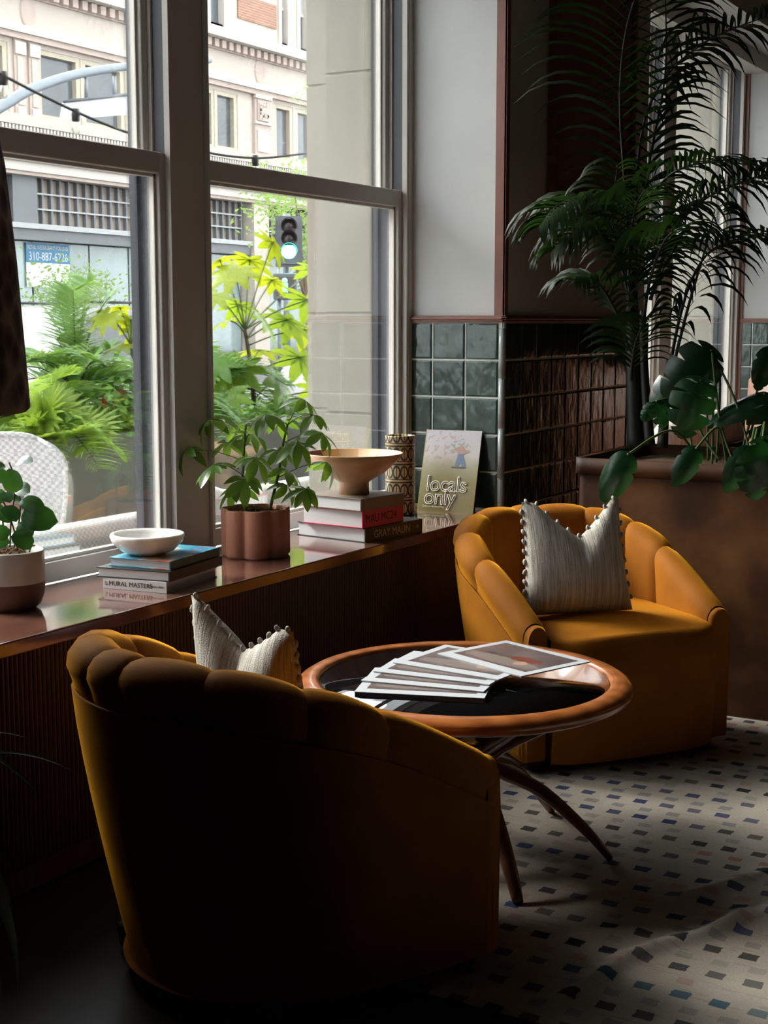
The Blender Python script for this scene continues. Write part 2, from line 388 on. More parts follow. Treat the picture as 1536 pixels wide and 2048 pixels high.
# ---- rug with woven dashes and a few wrinkles
def rugmat():
    m, nt, b = newmat('woven_rug'); v = coords(nt, 'Object')
    wob = N(nt, 'ShaderNodeVectorMath', operation='MULTIPLY_ADD'); L(nt, noise(nt, v, 9, 2, 'Color'), wob.inputs[0]); wob.inputs[1].default_value = (.010, .012, 0); L(nt, v, wob.inputs[2])
    w2 = N(nt, 'ShaderNodeVectorMath', operation='MULTIPLY_ADD'); L(nt, noise(nt, v, 90, 2, 'Color'), w2.inputs[0]); w2.inputs[1].default_value = (.003, .010, 0); L(nt, wob.outputs[0], w2.inputs[2])
    sx = N(nt, 'ShaderNodeSeparateXYZ'); L(nt, w2.outputs[0], sx.inputs[0]); X, Y = sx.outputs[0], sx.outputs[1]
    px, py = 0.0575, 0.0765
    def layer(px, py, hx, hy, ox, oy, seed):
        u = math_(nt, 'DIVIDE', math_(nt, 'ADD', X, ox), px); row = math_(nt, 'FLOOR', u); fu = math_(nt, 'SUBTRACT', u, row)
        vv = math_(nt, 'ADD', math_(nt, 'DIVIDE', math_(nt, 'ADD', Y, oy), py), math_(nt, 'MULTIPLY', row, 0.43)); colm = math_(nt, 'FLOOR', vv); fv = math_(nt, 'SUBTRACT', vv, colm)
        a = math_(nt, 'LESS_THAN', math_(nt, 'ABSOLUTE', math_(nt, 'SUBTRACT', fu, .5)), hx); c = math_(nt, 'LESS_THAN', math_(nt, 'ABSOLUTE', math_(nt, 'SUBTRACT', fv, .5)), hy)
        mask = math_(nt, 'MULTIPLY', a, c)
        cb = N(nt, 'ShaderNodeCombineXYZ'); L(nt, math_(nt, 'ADD', row, seed), cb.inputs[0]); L(nt, math_(nt, 'MULTIPLY', math_(nt, 'FLOOR', math_(nt, 'DIVIDE', colm, 9.0)), 1.0), cb.inputs[1])
        wn = N(nt, 'ShaderNodeTexWhiteNoise'); wn.noise_dimensions = '2D'; L(nt, cb.outputs[0], wn.inputs[0])
        cb2 = N(nt, 'ShaderNodeCombineXYZ'); L(nt, row, cb2.inputs[0]); L(nt, colm, cb2.inputs[1])
        wn2 = N(nt, 'ShaderNodeTexWhiteNoise'); wn2.noise_dimensions = '2D'; L(nt, cb2.outputs[0], wn2.inputs[0])
        return mask, wn.outputs['Value'], wn2.outputs['Value']
    m1, r1, q1 = layer(0.1165, py, 0.135, 0.235, 0.03, 0.0, 3.0)
    m2, r2, q2 = layer(0.1165, py, 0.12, 0.22, 0.088, 0.035, 31.0)
    base = ramp(nt, noise(nt, v, 5, 5), [(0.3, (0.36, 0.315, 0.265)), (0.7, (0.47, 0.42, 0.36))])
    st = N(nt, 'ShaderNodeMapping'); st.inputs['Scale'].default_value = (70, 7, 1); L(nt, v, st.inputs[0])
    streak = noise(nt, st.outputs[0], 1.0, 3)
    base = mixc(nt, math_(nt, 'MULTIPLY', math_(nt, 'GREATER_THAN', streak, 0.63), 0.35), base, (0.30, 0.17, 0.16))
    c1 = N(nt, 'ShaderNodeValToRGB'); c1.color_ramp.interpolation = 'CONSTANT'
    st1 = [(0, (0.012, 0.012, 0.02)), (.22, (0.015, 0.03, 0.10)), (.42, (0.02, 0.025, 0.04)), (.58, (0.012, 0.05, 0.15)), (.74, (0.02, 0.02, 0.025)), (.88, (0.02, 0.09, 0.14))]
    e = c1.color_ramp.elements
    while len(e) < len(st1): e.new(.5)
    for i, (p, c) in enumerate(st1): e[i].position = p; e[i].color = (*c, 1)
    L(nt, r1, c1.inputs[0])
    c2 = N(nt, 'ShaderNodeValToRGB'); c2.color_ramp.interpolation = 'CONSTANT'
    st2 = [(0, (0.33, 0.04, 0.035)), (.2, (0.16, 0.20, 0.17)), (.45, (0.02, 0.05, 0.12)), (.6, (0.18, 0.17, 0.18)), (.8, (0.36, 0.06, 0.05))]
    e = c2.color_ramp.elements
    while len(e) < len(st2): e.new(.5)
    for i, (p, c) in enumerate(st2): e[i].position = p; e[i].color = (*c, 1)
    L(nt, r2, c2.inputs[0])
    grain = noise(nt, v, 260, 2)
    k2 = math_(nt, 'MULTIPLY', m2, math_(nt, 'MULTIPLY', math_(nt, 'GREATER_THAN', q2, 0.35), math_(nt, 'ADD', math_(nt, 'MULTIPLY', r2, 0.35), 0.28)))
    k1 = math_(nt, 'MULTIPLY', m1, math_(nt, 'ADD', math_(nt, 'MULTIPLY', q1, 0.3), 0.68))
    col = mixc(nt, k2, base, c2.outputs[0]); col = mixc(nt, k1, col, c1.outputs[0])
    col = mixc(nt, math_(nt, 'MULTIPLY', math_(nt, 'SUBTRACT', grain, .35), 0.5), col, (0.05, 0.045, 0.04))
    L(nt, col, b.inputs['Base Color']); b.inputs['Roughness'].default_value = 0.95; b.inputs['Specular IOR Level'].default_value = 0.1
    wv = N(nt, 'ShaderNodeMapping'); wv.inputs['Scale'].default_value = (260, 120, 1); L(nt, v, wv.inputs[0])
    bump(nt, b, noise(nt, wv.outputs[0], 1.0, 2), 0.5, 0.003); return m
def seg_d(p, a, b):
    ax, ay = a; bx, by = b; dx, dy = bx - ax, by - ay; t = max(0, min(1, ((p[0] - ax) * dx + (p[1] - ay) * dy) / (dx * dx + dy * dy)))
    return math.hypot(p[0] - ax - t * dx, p[1] - ay - t * dy)
RIDGES = [([(2.42, 1.04), (2.495, 1.011), (2.586, 0.995), (2.685, 0.985), (2.784, 0.938), (2.862, 0.885), (2.948, 0.85), (3.06, 0.84)], 0.017, 0.022),
          ([(3.0, 1.005), (3.048, 0.984), (3.188, 0.914), (3.296, 0.859), (3.5, 0.70)], 0.011, 0.024), ([(2.93, 0.86), (3.05, 0.80), (3.25, 0.72)], 0.012, 0.025), ([(2.72, 1.13), (2.83, 1.02), (2.93, 0.93)], 0.005, 0.02)]
def rug_z(x, y):
    z = 0.0
    for pl, h, w in RIDGES:
        d = min(seg_d((x, y), a, b) for a, b in zip(pl[:-1], pl[1:]))
        if d < 4 * w:
            end = min(math.hypot(x - pl[0][0], y - pl[0][1]), math.hypot(x - pl[-1][0], y - pl[-1][1]))
            z += h * math.exp(-(d / w) ** 2) * min(1, 0.35 + end / 0.12)
    return z
rows = []
def axis(lo, hi, flo, fhi, coarse, fine):
    out = [lo]; 
    while out[-1] < hi - 1e-6:
        st_ = fine if flo <= out[-1] < fhi else coarse; out.append(min(hi, out[-1] + st_))
    return out
gx = axis(2.34, 4.60, 2.3, 3.6, 0.1, 0.009); gy = axis(-1.6, 2.0, 0.55, 1.2, 0.1, 0.009)
for x in gx: rows.append([Vector((x, y, rug_z(x, y) - 0.0005)) for y in gy])
rb = MB().grid(rows); xs, ys = (gx[0], gx[-1]), (gy[0], gy[-1])
rb.box(xs[0], xs[1], ys[0], ys[1], -0.0115, -0.001)
tag(rb.build('rug', rugmat()), 'cream woven rug with rows of blue, black and red dashes, wrinkled near the chair', 'rug')
# ================================================================== armchairs
def velvet():
    m, nt, b = newmat('mustard_velvet'); v = coords(nt, 'Object')
    f = noise(nt, v, 7, 5)
    L(nt, ramp(nt, f, [(0.3, (0.22, 0.066, 0.003)), (0.7, (0.31, 0.102, 0.005))]), b.inputs['Base Color'])
    b.inputs['Roughness'].default_value = 0.75; b.inputs['Specular IOR Level'].default_value = 0.15
    b.inputs['Sheen Weight'].default_value = 1.0; b.inputs['Sheen Roughness'].default_value = 0.38; b.inputs['Sheen Tint'].default_value = (1.0, 0.43, 0.03, 1)
    bump(nt, b, noise(nt, v, 220, 2), 0.12, 0.004); return m
m_velvet = velvet()
m_black = paint('dark_stained_foot', (0.015, 0.012, 0.010), 0.5)
CR, CA, CDp, HF, HB = 0.320, 0.322, 0.300, 0.450, 0.698
CL = 2 * CA + PI * (CR + CDp) / 2
def u_path(s):
    if s < CA: return Vector((CA - s, -CR, 0)), Vector((0, -1, 0))
    if s > CL - CA: return Vector((s - (CL - CA), CR, 0)), Vector((0, 1, 0))
    ph = (s - CA) / (CL - 2 * CA) * PI
    return Vector((-CDp * math.sin(ph), -CR * math.cos(ph), 0)), Vector((-math.sin(ph) / CDp, -math.cos(ph) / CR, 0)).normalized()
def u_h(s):
    t = s / CL; q = max(0, min(1, (1 - abs(2 * t - 1)) / 0.85)); return HF + (HB - HF) * (q * q * (3 - 2 * q)) ** 0.55
def backness(s): return sstep((1 - abs(2 * s / CL - 1)) / 0.75)
SEAMS = [0.0, 0.29, 0.45, 0.61, 0.765, CL - 0.765, CL - 0.61, CL - 0.45, CL - 0.29, CL]
def channel(i):
    """one upholstered channel: inner face, rolled top and short outer return"""
    s0, s1 = SEAMS[i], SEAMS[i + 1]; n = 12; mb = MB(); rows = []
    first, last = i == 0, i == len(SEAMS) - 2
    for k in range(n + 1):
        v = k / n; s = lerp(s0, s1, v); p, nn = u_path(s); h = u_h(s); bk = backness(s)
        e = math.sin(PI * v) ** 0.5 if 0 < v < 1 else 0.0
        if first and v < 0.5: e = max(e, 0.75 + 0.25 * e) if v > 0.06 else 0.35 + 0.4 * v / 0.06
        if last and v > 0.5: e = max(e, 0.75 + 0.25 * e) if v < 0.94 else 0.35 + 0.4 * (1 - v) / 0.06
        bul = (-0.011 + 0.011 * e); th = lerp(0.046, 0.056, bk)
        sec = []
        # inner face from below the seat to the roll
        for z, o in ((0.30, -th + 0.012), (lerp(0.30, h - 0.055, 0.35), -th + 0.010), (lerp(0.30, h - 0.055, 0.72), -th + 0.004)): sec.append((o - bul * 1.7, z))
        for a in range(0, 9):
            ang = PI - a / 8 * PI * 1.18; rr = 1.0
            sec.append(((th + bul) * math.cos(ang) + 0.012 * bk, h - 0.052 + (0.052 + bul) * math.sin(ang)))
        sec.append((th * 0.80 + bul + 0.010 * bk, h - 0.098)); sec.append((th * 0.62 + 0.008 * bk, h - 0.112))
        rows.append([p + nn * o + Vector((0, 0, z)) for o, z in sec])
    mb.grid(rows)
    return mb, rows
def make_chair(name):
    root = empty(name)
    for i in range(len(SEAMS) - 1):
        mb, rows = channel(i)
        mb.build('back_channel' if 0 < i < len(SEAMS) - 2 else 'arm_channel', m_velvet, root)
    # outer shell panel below the roll
    rows = []; n = 64
    for k in range(n + 1):
        s = CL * k / n; p, nn = u_path(s); h = u_h(s); bk = backness(s); th = lerp(0.046, 0.056, bk)
        top = th * 0.86 + 0.010 * bk; bot = lerp(0.036, -0.045, bk)
        rows.append([p + nn * lerp(top, bot, q ** 1.25) + Vector((0, 0, lerp(h - 0.104, 0.035, q))) for q in [j / 8 for j in range(9)]] + [p - nn * 0.03 + Vector((0, 0, 0.035))])
    sh = MB().grid(rows)
    for s, sgn in ((0.0, 1), (CL, -1)):
        p, nn = u_path(s)
    sh.build('outer_shell', m_velvet, root)
    # piping between roll and shell
    pts = []
    for k in range(n + 1):
        s = CL * k / n; p, nn = u_path(s); bk = backness(s); th = lerp(0.046, 0.056, bk); pts.append(p + nn * (th * 0.80 + 0.010 * bk) + Vector((0, 0, u_h(s) - 0.106)))
    MB().tube(pts, 0.0035, 6).build('piping', m_velvet, root)
    # arm fronts
    for s, sg in ((0.0, -1), (CL, 1)):
        p, nn = u_path(s); h = u_h(s); th = 0.046
        prof = [(-0.034, 0.035), (0.036, 0.035), (0.040, h - 0.11)] + [((th - 0.010) * math.cos(a), h - 0.052 + 0.040 * math.sin(a)) for a in [j / 10 * PI for j in range(11)]] + [(-0.036, h - 0.12)]
        mb = MB(); r0 = [p + nn * o + Vector((-0.02, 0, z)) for o, z in prof]; r1 = [p + nn * o + Vector((0.012, 0, z)) for o, z in prof]; r2 = [p + nn * o * 0.86 + Vector((0.022, 0, lerp(z, h / 2, 0.02))) for o, z in prof]
        mb.grid([r0, r1, r2], True, closev=True); m = len(prof); mb.f.append(tuple(range(2 * m, 3 * m))[::(1 if sg > 0 else -1)]); mb.sm.append(False); mb.mi.append(0)
        mb.build('arm_front', m_velvet, root)
    # seat cushion: D-shaped crowned pad running over the front edge
    rings = []; ZT = 0.405
    def outline(r, x):  # half-width at depth x
        return CR - 0.040
    nx, ny = 26, 22; rows = []
    for i in range(nx + 1):
        u = i / nx; row = []
        for j in range(ny + 1):
            w = -1 + 2 * j / ny
            if u < 0.72:
                x = lerp(-CDp + 0.05, CA + 0.055, u / 0.72); z = ZT + 0.022 * (1 - w * w) * math.sin(PI * min(1, u / 0.72 * 0.9 + 0.1)) - 0.02 * max(0, (u - 0.58) / 0.14) ** 2
            else:
                a = (u - 0.72) / 0.28; x = CA + 0.055 + 0.03 * math.sin(min(1, a * 2.2) * PI / 2) - 0.03 * max(0, a - .5); z = ZT - 0.02 - (ZT - 0.05) * a ** 1.3 + 0.022 * (1 - w * w) * (1 - a)
            hw = CR - 0.038
            if x < 0: hw = (CR - 0.038) * math.sqrt(max(0.02, 1 - (x / (CDp - 0.03)) ** 2))
            if u >= 0.72: x += 0.012 * (1 - w * w) - 0.03 * abs(w) ** 6
            row.append(Vector((x, hw * w, z)))
        rows.append(row)
    MB().grid(rows).build('seat', m_velvet, root)
    MB().box(-0.08, CA + 0.03, -CR + 0.06, CR - 0.06, 0.035, 0.30).build('seat_base', m_velvet, root)
    for x, y in ((0.30, -0.30), (0.30, 0.30), (-0.16, -0.24), (-0.16, 0.24)):
        MB().lathe([(0, 0.0), (0.02, 0.0), (0.026, 0.045), (0, 0.045)], 12, c=(x, y)).build('foot', m_black, root)
    return root
def copy_tree(o, parent=None):
    c = o.copy(); COL.objects.link(c); c.parent = parent
    for ch in list(o.children): copy_tree(ch, c)
    return c
chN = make_chair('armchair'); chF = copy_tree(chN)
NEAR = ((2.305, 1.640), math.radians(-17.5)); FAR = ((4.165, 1.735), math.radians(-126))
for c, (xy, th), lab in ((chN, NEAR, 'mustard velvet channel-back armchair in the foreground, seen from its shaded side'), (chF, FAR, 'mustard velvet channel-back armchair beside the planter, facing the table')):
    c.location = (xy[0], xy[1], 0); c.rotation_euler = (0, 0, th); tag(c, lab, 'armchair', 'pair of mustard velvet armchairs')

# ---- pillows
def pillowmat():
    m, nt, b = newmat('striped_oatmeal_weave'); v = coords(nt, 'Object')
    mp = N(nt, 'ShaderNodeMapping'); mp.inputs['Scale'].default_value = (1, 60, 3); L(nt, v, mp.inputs[0]); f = noise(nt, mp.outputs[0], 1.0, 4)
    mp2 = N(nt, 'ShaderNodeMapping'); mp2.inputs['Scale'].default_value = (1, 260, 10); L(nt, v, mp2.inputs[0]); g = noise(nt, mp2.outputs[0], 1.0, 3)
    c = ramp(nt, f, [(0.35, (0.50, 0.465, 0.41)), (0.6, (0.74, 0.70, 0.64))]); c = mixc(nt, math_(nt, 'MULTIPLY', math_(nt, 'GREATER_THAN', g, 0.54), 0.5), c, (0.27, 0.24, 0.20))
    L(nt, c, b.inputs['Base Color']); b.inputs['Roughness'].default_value = 0.95; b.inputs['Specular IOR Level'].default_value = 0.1
    mp3 = N(nt, 'ShaderNodeMapping'); mp3.inputs['Scale'].default_value = (200, 300, 420); L(nt, v, mp3.inputs[0])
    bump(nt, b, math_(nt, 'ADD', noise(nt, mp3.outputs[0], 1.0, 2), g), 0.5, 0.004); return m
m_pillow = pillowmat(); m_pom = paint('pompom_cotton', (0.42, 0.40, 0.37), 0.95, 0.2, 60, 0.4, 150)
def make_pillow(name, hw, ht, th, notch, label, loc, rz, lean, skew=0.0):
    root = empty(name, loc); root.rotation_euler = Euler((0, -lean, rz), 'XYZ'); tag(root, label, 'pillow', 'oatmeal pompom pillows')
    n = 36
    def outl(w, v):        # w across -1..1, v up 0..1 : position in the pillow plane (y, z)
        tip = v ** 3
        y = hw * w * (1 - 0.05 * math.sin(PI * v) * 1) * (1 - 0.10 * v) + skew * v
        z = ht * v * (1 - 0.03 * (1 - w * w)) + 0.015 * (1 - v) * (w * w) * 0
        z -= notch * (1 - min(1, abs(w - 0.10) / (0.84 if w < .10 else .74)) ** 1.15) * sstep((v - 0.25) / 0.75)
        return y, z
    mb = MB()
    for side in (1, -1):
        rows = []
        for i in range(n + 1):
            v = i / n; row = []
            for j in range(n + 1):
                w = -1 + 2 * j / n; y, z = outl(w, v)
                e = (max(0, 1 - abs(w) ** 2.6) ** 0.6) * (max(0, 1 - abs(2 * v - 1) ** 2.8) ** 0.6)
                bulge = th * e * (1 - 0.25 * v)
                cre = 0.02 * math.exp(-((w - 0.12) / 0.16) ** 2) * sstep((v - 0.45) / 0.5) * e
                row.append(Vector((side * (bulge - cre) + 0.02 * v, y, z)))
            rows.append(row if side > 0 else row[::-1])
        mb.grid(rows)
    mb.build('cover', m_pillow, root)
    pm = MB().lathe([(0.0, -0.010), (0.0042, -0.008), (0.0058, 0.0), (0.0042, 0.007), (0.0, 0.010)], 10).mesh('pompom', m_pom)
    rg = random.Random(hash(name) % 7)
    spots = [(-1, 0.12 + 0.088 * k) for k in range(10)] + [(1, 0.12 + 0.11 * k) for k in range(8)] + [(-0.9 + 0.2 * k, 1.0) for k in range(10)]
    for w, v in spots:
        y, z = outl(w, v); dx = 0.02 * v
        out = Vector((0, w, 0)) if v < 0.99 else Vector((0, 0, 1))
        inst('pompom', pm, root, Vector((dx, y, z)) + out * 0.003, (rg.uniform(-.5, .5), rg.uniform(-.5, .5), 0))
    return root
def chair_pt(ch, x, y, z):
    (cx, cy), th = ch; return (cx + x * math.cos(th) - y * math.sin(th), cy + x * math.sin(th) + y * math.cos(th), z)
make_pillow('throw_pillow', 0.178, 0.345, 0.065, 0.105, 'oatmeal striped pillow with pompom edge on the far armchair', chair_pt(FAR, 0.165, -0.075, 0.424), FAR[1] + math.radians(-8), math.radians(17))
pn = make_pillow('throw_pillow', 0.172, 0.300, 0.065, 0.085, 'oatmeal pompom pillow peeking over the side of the foreground armchair', chair_pt(NEAR, 0.10, 0.130, 0.418), NEAR[1] + math.radians(4), math.radians(18))
pn.rotation_euler = Euler((math.radians(7), -math.radians(18), NEAR[1] + math.radians(4)), 'XYZ')

# ================================================================== round table
TC = Vector((3.072, 1.560, 0)); TZ = 0.440; TR = 0.412
m_teak = wood('teak', (0.26, 0.070, 0.015), (0.42, 0.135, 0.032), 0.28, (3, 3, 20), 0.4, 5)
m_bglass = paint('black_glass', (0.004, 0.004, 0.005), 0.02, 0.0, spec=0.9)
m_legw = wood('table_leg_wood', (0.10, 0.04, 0.022), (0.17, 0.07, 0.04), 0.3, (4, 4, 1), 0.3)
tb = empty('coffee_table', TC); tag(tb, 'round teak coffee table with dark glass inset and splayed legs', 'table')
MB().lathe([(TR - 0.058, TZ - 0.012), (TR - 0.056, TZ - 0.003), (TR - 0.045, TZ + 0.001), (TR - 0.02, TZ), (TR - 0.004, TZ - 0.010), (TR, TZ - 0.020), (TR - 0.006, TZ - 0.032), (TR - 0.03, TZ - 0.044), (TR - 0.07, TZ - 0.046), (TR - 0.085, TZ - 0.02), (TR - 0.058, TZ - 0.012)], 96).build('rim', m_teak, tb)
MB().lathe([(0.0, TZ - 0.016), (TR - 0.060, TZ - 0.016), (TR - 0.060, TZ - 0.008), (0.0, TZ - 0.008)], 96).build('glass_inset', m_bglass, tb)
for k in range(6):
    a = math.radians(-73 + 60 * k); d = Vector((math.cos(a), math.sin(a), 0)); t = Vector((-math.sin(a), math.cos(a), 0))
    P = spline([d * 0.345 + Vector((0, 0, 0.398)), d * 0.24 + Vector((0, 0, 0.345)), d * 0.085 + Vector((0, 0, 0.26)), d * 0.075 + Vector((0, 0, 0.215)), d * 0.19 + Vector((0, 0, 0.165)), d * 0.30 + Vector((0, 0, 0.075)), d * 0.365 + Vector((0, 0, 0.004))], 26)
    rad = [0.013 + 0.014 * math.sin(PI * (i / 25) ** 0.9) for i in range(26)]
    MB().tube(P, rad, 10, flat=0.65).build('leg', m_legw, tb)
MB().lathe([(0, 0.20), (0.05, 0.205), (0.062, 0.235), (0.05, 0.265), (0, 0.27)], 24).build('hub', m_legw, tb)

# magazines fanned out on the glass
m_mag = paint('white_paper', (0.50, 0.52, 0.56), 0.35, 0.02)
m_magd = paint('dark_cover_edge', (0.02, 0.035, 0.07), 0.4)
def printmat():
    m, nt, b = newmat('cover_photo'); v = coords(nt, 'Object')
    sp = N(nt, 'ShaderNodeSeparateXYZ'); L(nt, v, sp.inputs[0]); x, y = sp.outputs[0], sp.outputs[1]
    base = ramp(nt, noise(nt, v, 12, 4), [(0.3, (0.085, 0.06, 0.06)), (0.7, (0.15, 0.108, 0.105))])
    def blob(cx, cy, rx, ry, n=0.5):
        dx = math_(nt, 'DIVIDE', math_(nt, 'SUBTRACT', x, cx), rx); dy = math_(nt, 'DIVIDE', math_(nt, 'SUBTRACT', y, cy), ry)
        r = math_(nt, 'ADD', math_(nt, 'ADD', math_(nt, 'MULTIPLY', dx, dx), math_(nt, 'MULTIPLY', dy, dy)), math_(nt, 'MULTIPLY', math_(nt, 'SUBTRACT', noise(nt, v, 70, 2), .5), n * 2))
        return math_(nt, 'LESS_THAN', r, 1.0)
    c = mixc(nt, blob(0.0, 0.05, 0.13, 0.03, .8), base, (0.20, 0.16, 0.15)); c = mixc(nt, blob(-.045, .005, .05, .022, 1.4), c, (0.17, 0.035, 0.022))
    c = mixc(nt, blob(-.06, .04, .018, .018, .6), c, (0.38, 0.25, 0.18)); c = mixc(nt, blob(.07, .01, .012, .012, .4), c, (0.05, 0.045, 0.05))
    L(nt, c, b.inputs['Base Color']); b.inputs['Roughness'].default_value = 0.3; return m
m_print = printmat()
mags = [((2.954, 1.599), -71, 0.013, 'lowest magazine of the fan, with thick dark edge'), ((3.021, 1.608), -80, 0.0035, 'second magazine from the bottom of the fan'), ((3.087, 1.608), -85.5, 0.0035, 'middle magazine of the fan on the table'),
        ((3.150, 1.583), -95, 0.0035, 'magazine second from the top of the fan'), ((3.226, 1.500), -111, 0.0035, 'topmost magazine of the fan, its whole cover photo showing')]
z = TZ - 0.008
for (cx, cy), ang, th, lab in mags:
    e = empty('magazine', (cx, cy, z + 0.0004), math.radians(ang)); tag(e, lab, 'magazine', 'magazines fanned on the coffee table')
    a, bq = 0.152, 0.120
    MB().box(-a, a, -bq, bq, 0, th - 0.0012).build('pages', m_magd if th > 0.01 else m_mag, e)
    MB().box(-a - 0.001, a + 0.001, -bq - 0.001, bq + 0.001, th - 0.0012, th).build('cover', m_mag, e)
    ph = MB().box(-0.130, 0.130, -0.092, 0.092, -0.0002, 0.0002); ph.build('cover_picture', m_print, e, (0, 0.006, th + 0.0003), (0, 0, PI))
    z += th + 0.0008
# ================================================================== things on the sill
m_pages = paint('book_pages', (0.66, 0.67, 0.70), 0.7, 0.06, 3, 0.25, 160, stretch=(1, 1, 60))
def col(name, c, rough=0.4): return paint(name, c, rough, 0.06, 8)
def book(name, label, cx, cy, z, rz, LX, LY, T, m_cov, spine, m_spine=None, group=None):
    """book lying flat, LX by LY, spine on side 'x-' or 'y-'"""
    e = empty(name, (cx, cy, z), rz); tag(e, label, 'book', group); t = 0.0028
    a, b = LX / 2, LY / 2
    px0, px1, py0, py1 = -a + 0.004, a - 0.004, -b + 0.004, b - 0.004
    MB().box(px0, px1, py0, py1, t, T - t).build('pages', m_pages, e)
    MB().box(-a, a, -b, b, 0, t).build('back_cover', m_cov, e, bevel=0.0006); MB().box(-a, a, -b, b, T - t, T).build('front_cover', m_cov, e, bevel=0.0006)
    if spine == 'x-': MB().box(-a - 0.001, -a + t, -b, b, 0.0005, T - 0.0005).build('spine', m_spine or m_cov, e)
    else: MB().box(-a, a, -b - 0.001, -b + t, 0.0005, T - 0.0005).build('spine', m_spine or m_cov, e)
    return e
m_wcov = col('white_cover', (0.66, 0.66, 0.67)); m_kcov = col('black_cover', (0.012, 0.013, 0.018)); m_navy = col('navy_cover', (0.015, 0.03, 0.075))
m_ink = paint('black_ink', (0.01, 0.01, 0.012), 0.5); m_wink = paint('pale_ink', (0.55, 0.55, 0.52), 0.5)
m_teal = col('teal_spine', (0.02, 0.10, 0.10)); m_pink = col('hot_pink_cover', (0.55, 0.012, 0.09)); m_taupe = col('taupe_cover', (0.17, 0.14, 0.115))
def covermat():
    m, nt, b = newmat('teal_coral_cover'); v = coords(nt, 'Object'); f = noise(nt, v, 9, 3)
    L(nt, ramp(nt, f, [(0.36, (0.62, 0.20, 0.13)), (0.44, (0.60, 0.52, 0.46)), (0.5, (0.12, 0.42, 0.52)), (0.62, (0.03, 0.22, 0.40)), (0.72, (0.60, 0.26, 0.18))]), b.inputs['Base Color']); b.inputs['Roughness'].default_value = 0.25; return m
m_coral = covermat()
G1 = 'books stacked under the alabaster bowl'; G2 = 'books stacked under the wooden bowl'
rz = math.radians(7)
b1 = book('book', 'white book at the bottom of the stack, spine reading mural masters', 3.012, 2.452, SILL, rz, 0.262, 0.196, 0.030, m_wcov, 'x-', group=G1)
MX = basis((-0.131 - 0.0012, 0, 0.015), (0, -1, 0), (0, 0, 1))
text('lettering', 'MURAL MASTERS', 0.0175, m_ink, b1, MX @ Matrix.Translation((-0.012, 0, 0)), 0.0004, sx=1.02)
text('lettering', 'GINGKO PRESS', 0.0065, m_ink, b1, MX @ Matrix.Translation((0.068, 0, 0)), 0.0003)
text('lettering', 'ET', 0.011, m_ink, b1, MX @ Matrix.Translation((-0.086, 0, 0)) @ Matrix.Rotation(PI / 2, 4, 'Z'), 0.0003)
b2 = book('book', 'black book in the middle of the stack under the alabaster bowl', 3.022, 2.462, SILL + 0.030, rz + 0.02, 0.285, 0.222, 0.027, m_kcov, 'y-', group=G1)
b3 = book('book', 'teal and coral covered book directly beneath the alabaster bowl', 3.035, 2.455, SILL + 0.057, rz + 0.01, 0.262, 0.188, 0.024, m_coral, 'y-', m_teal, group=G1)
# alabaster bowl
def alab():
    m, nt, b = newmat('alabaster'); v = coords(nt, 'Object'); f = noise(nt, v, 14, 5)
    c = ramp(nt, f, [(0.25, (0.60, 0.58, 0.55)), (0.6, (0.84, 0.83, 0.81))])
    vr = N(nt, 'ShaderNodeTexVoronoi'); vr.inputs['Scale'].default_value = 9; L(nt, v, vr.inputs['Vector'])
    c = mixc(nt, math_(nt, 'LESS_THAN', vr.outputs['Distance'], 0.10), c, (0.50, 0.42, 0.30))
    L(nt, c, b.inputs['Base Color']); b.inputs['Roughness'].default_value = 0.25; b.inputs['Subsurface Weight'].default_value = 0.35; b.inputs['Subsurface Radius'].default_value = (0.02, 0.018, 0.015); b.inputs['Subsurface Scale'].default_value = 0.6
    return m
bw = MB().lathe([(0, 0), (0.045, 0.0005), (0.072, 0.012), (0.094, 0.034), (0.1005, 0.050), (0.0985, 0.0565), (0.090, 0.057), (0.082, 0.048), (0.065, 0.030), (0.04, 0.019), (0, 0.016)], 56)
tag(bw.build('alabaster_bowl', alab(), None, (2.985, 2.475, SILL + 0.081)), 'white alabaster bowl resting on the teal book', 'bowl')

# second stack
rz2 = math.radians(-8); ax = Vector((math.cos(rz2), math.sin(rz2), 0)); ay = Vector((-ax.y, ax.x, 0))
def near_corner(cx, cy, LX, LY): p = Vector((cx, cy, 0)) + ax * LX / 2 + ay * LY / 2; return p.x, p.y
c = near_corner(3.897, 2.338, 0.305, 0.290)
g1 = book('book', 'wide black book at the bottom of the stack under the wooden bowl', c[0], c[1], SILL, rz2, 0.305, 0.290, 0.046, m_kcov, 'y-', group=G2)
text('lettering', 'GRAY MALIN', 0.036, m_wink, g1, basis((-0.012, -0.1462, 0.022), (1, 0, 0), (0, 0, 1)), 0.0004, sx=0.92)
text('lettering', '*', 0.03, m_wink, g1, basis((0.125, -0.1462, 0.017), (1, 0, 0), (0, 0, 1)), 0.0003)
c = near_corner(3.888, 2.348, 0.222, 0.250)
g2 = book('book', 'hot pink book in the middle of the stack under the wooden bowl', c[0], c[1], SILL + 0.046, rz2 + 0.03, 0.222, 0.250, 0.056, m_pink, 'y-', group=G2)
text('lettering', 'MAU MC24', 0.040, m_ink, g2, basis((-0.012, -0.1262, 0.028), (1, 0, 0), (0, 0, 1)), 0.0004, sx=0.86)
c = near_corner(3.882, 2.345, 0.225, 0.240)
g3 = book('book', 'taupe cloth book directly beneath the wooden bowl', c[0], c[1], SILL + 0.102, rz2, 0.225, 0.240, 0.040, m_taupe, 'y-', group=G2)
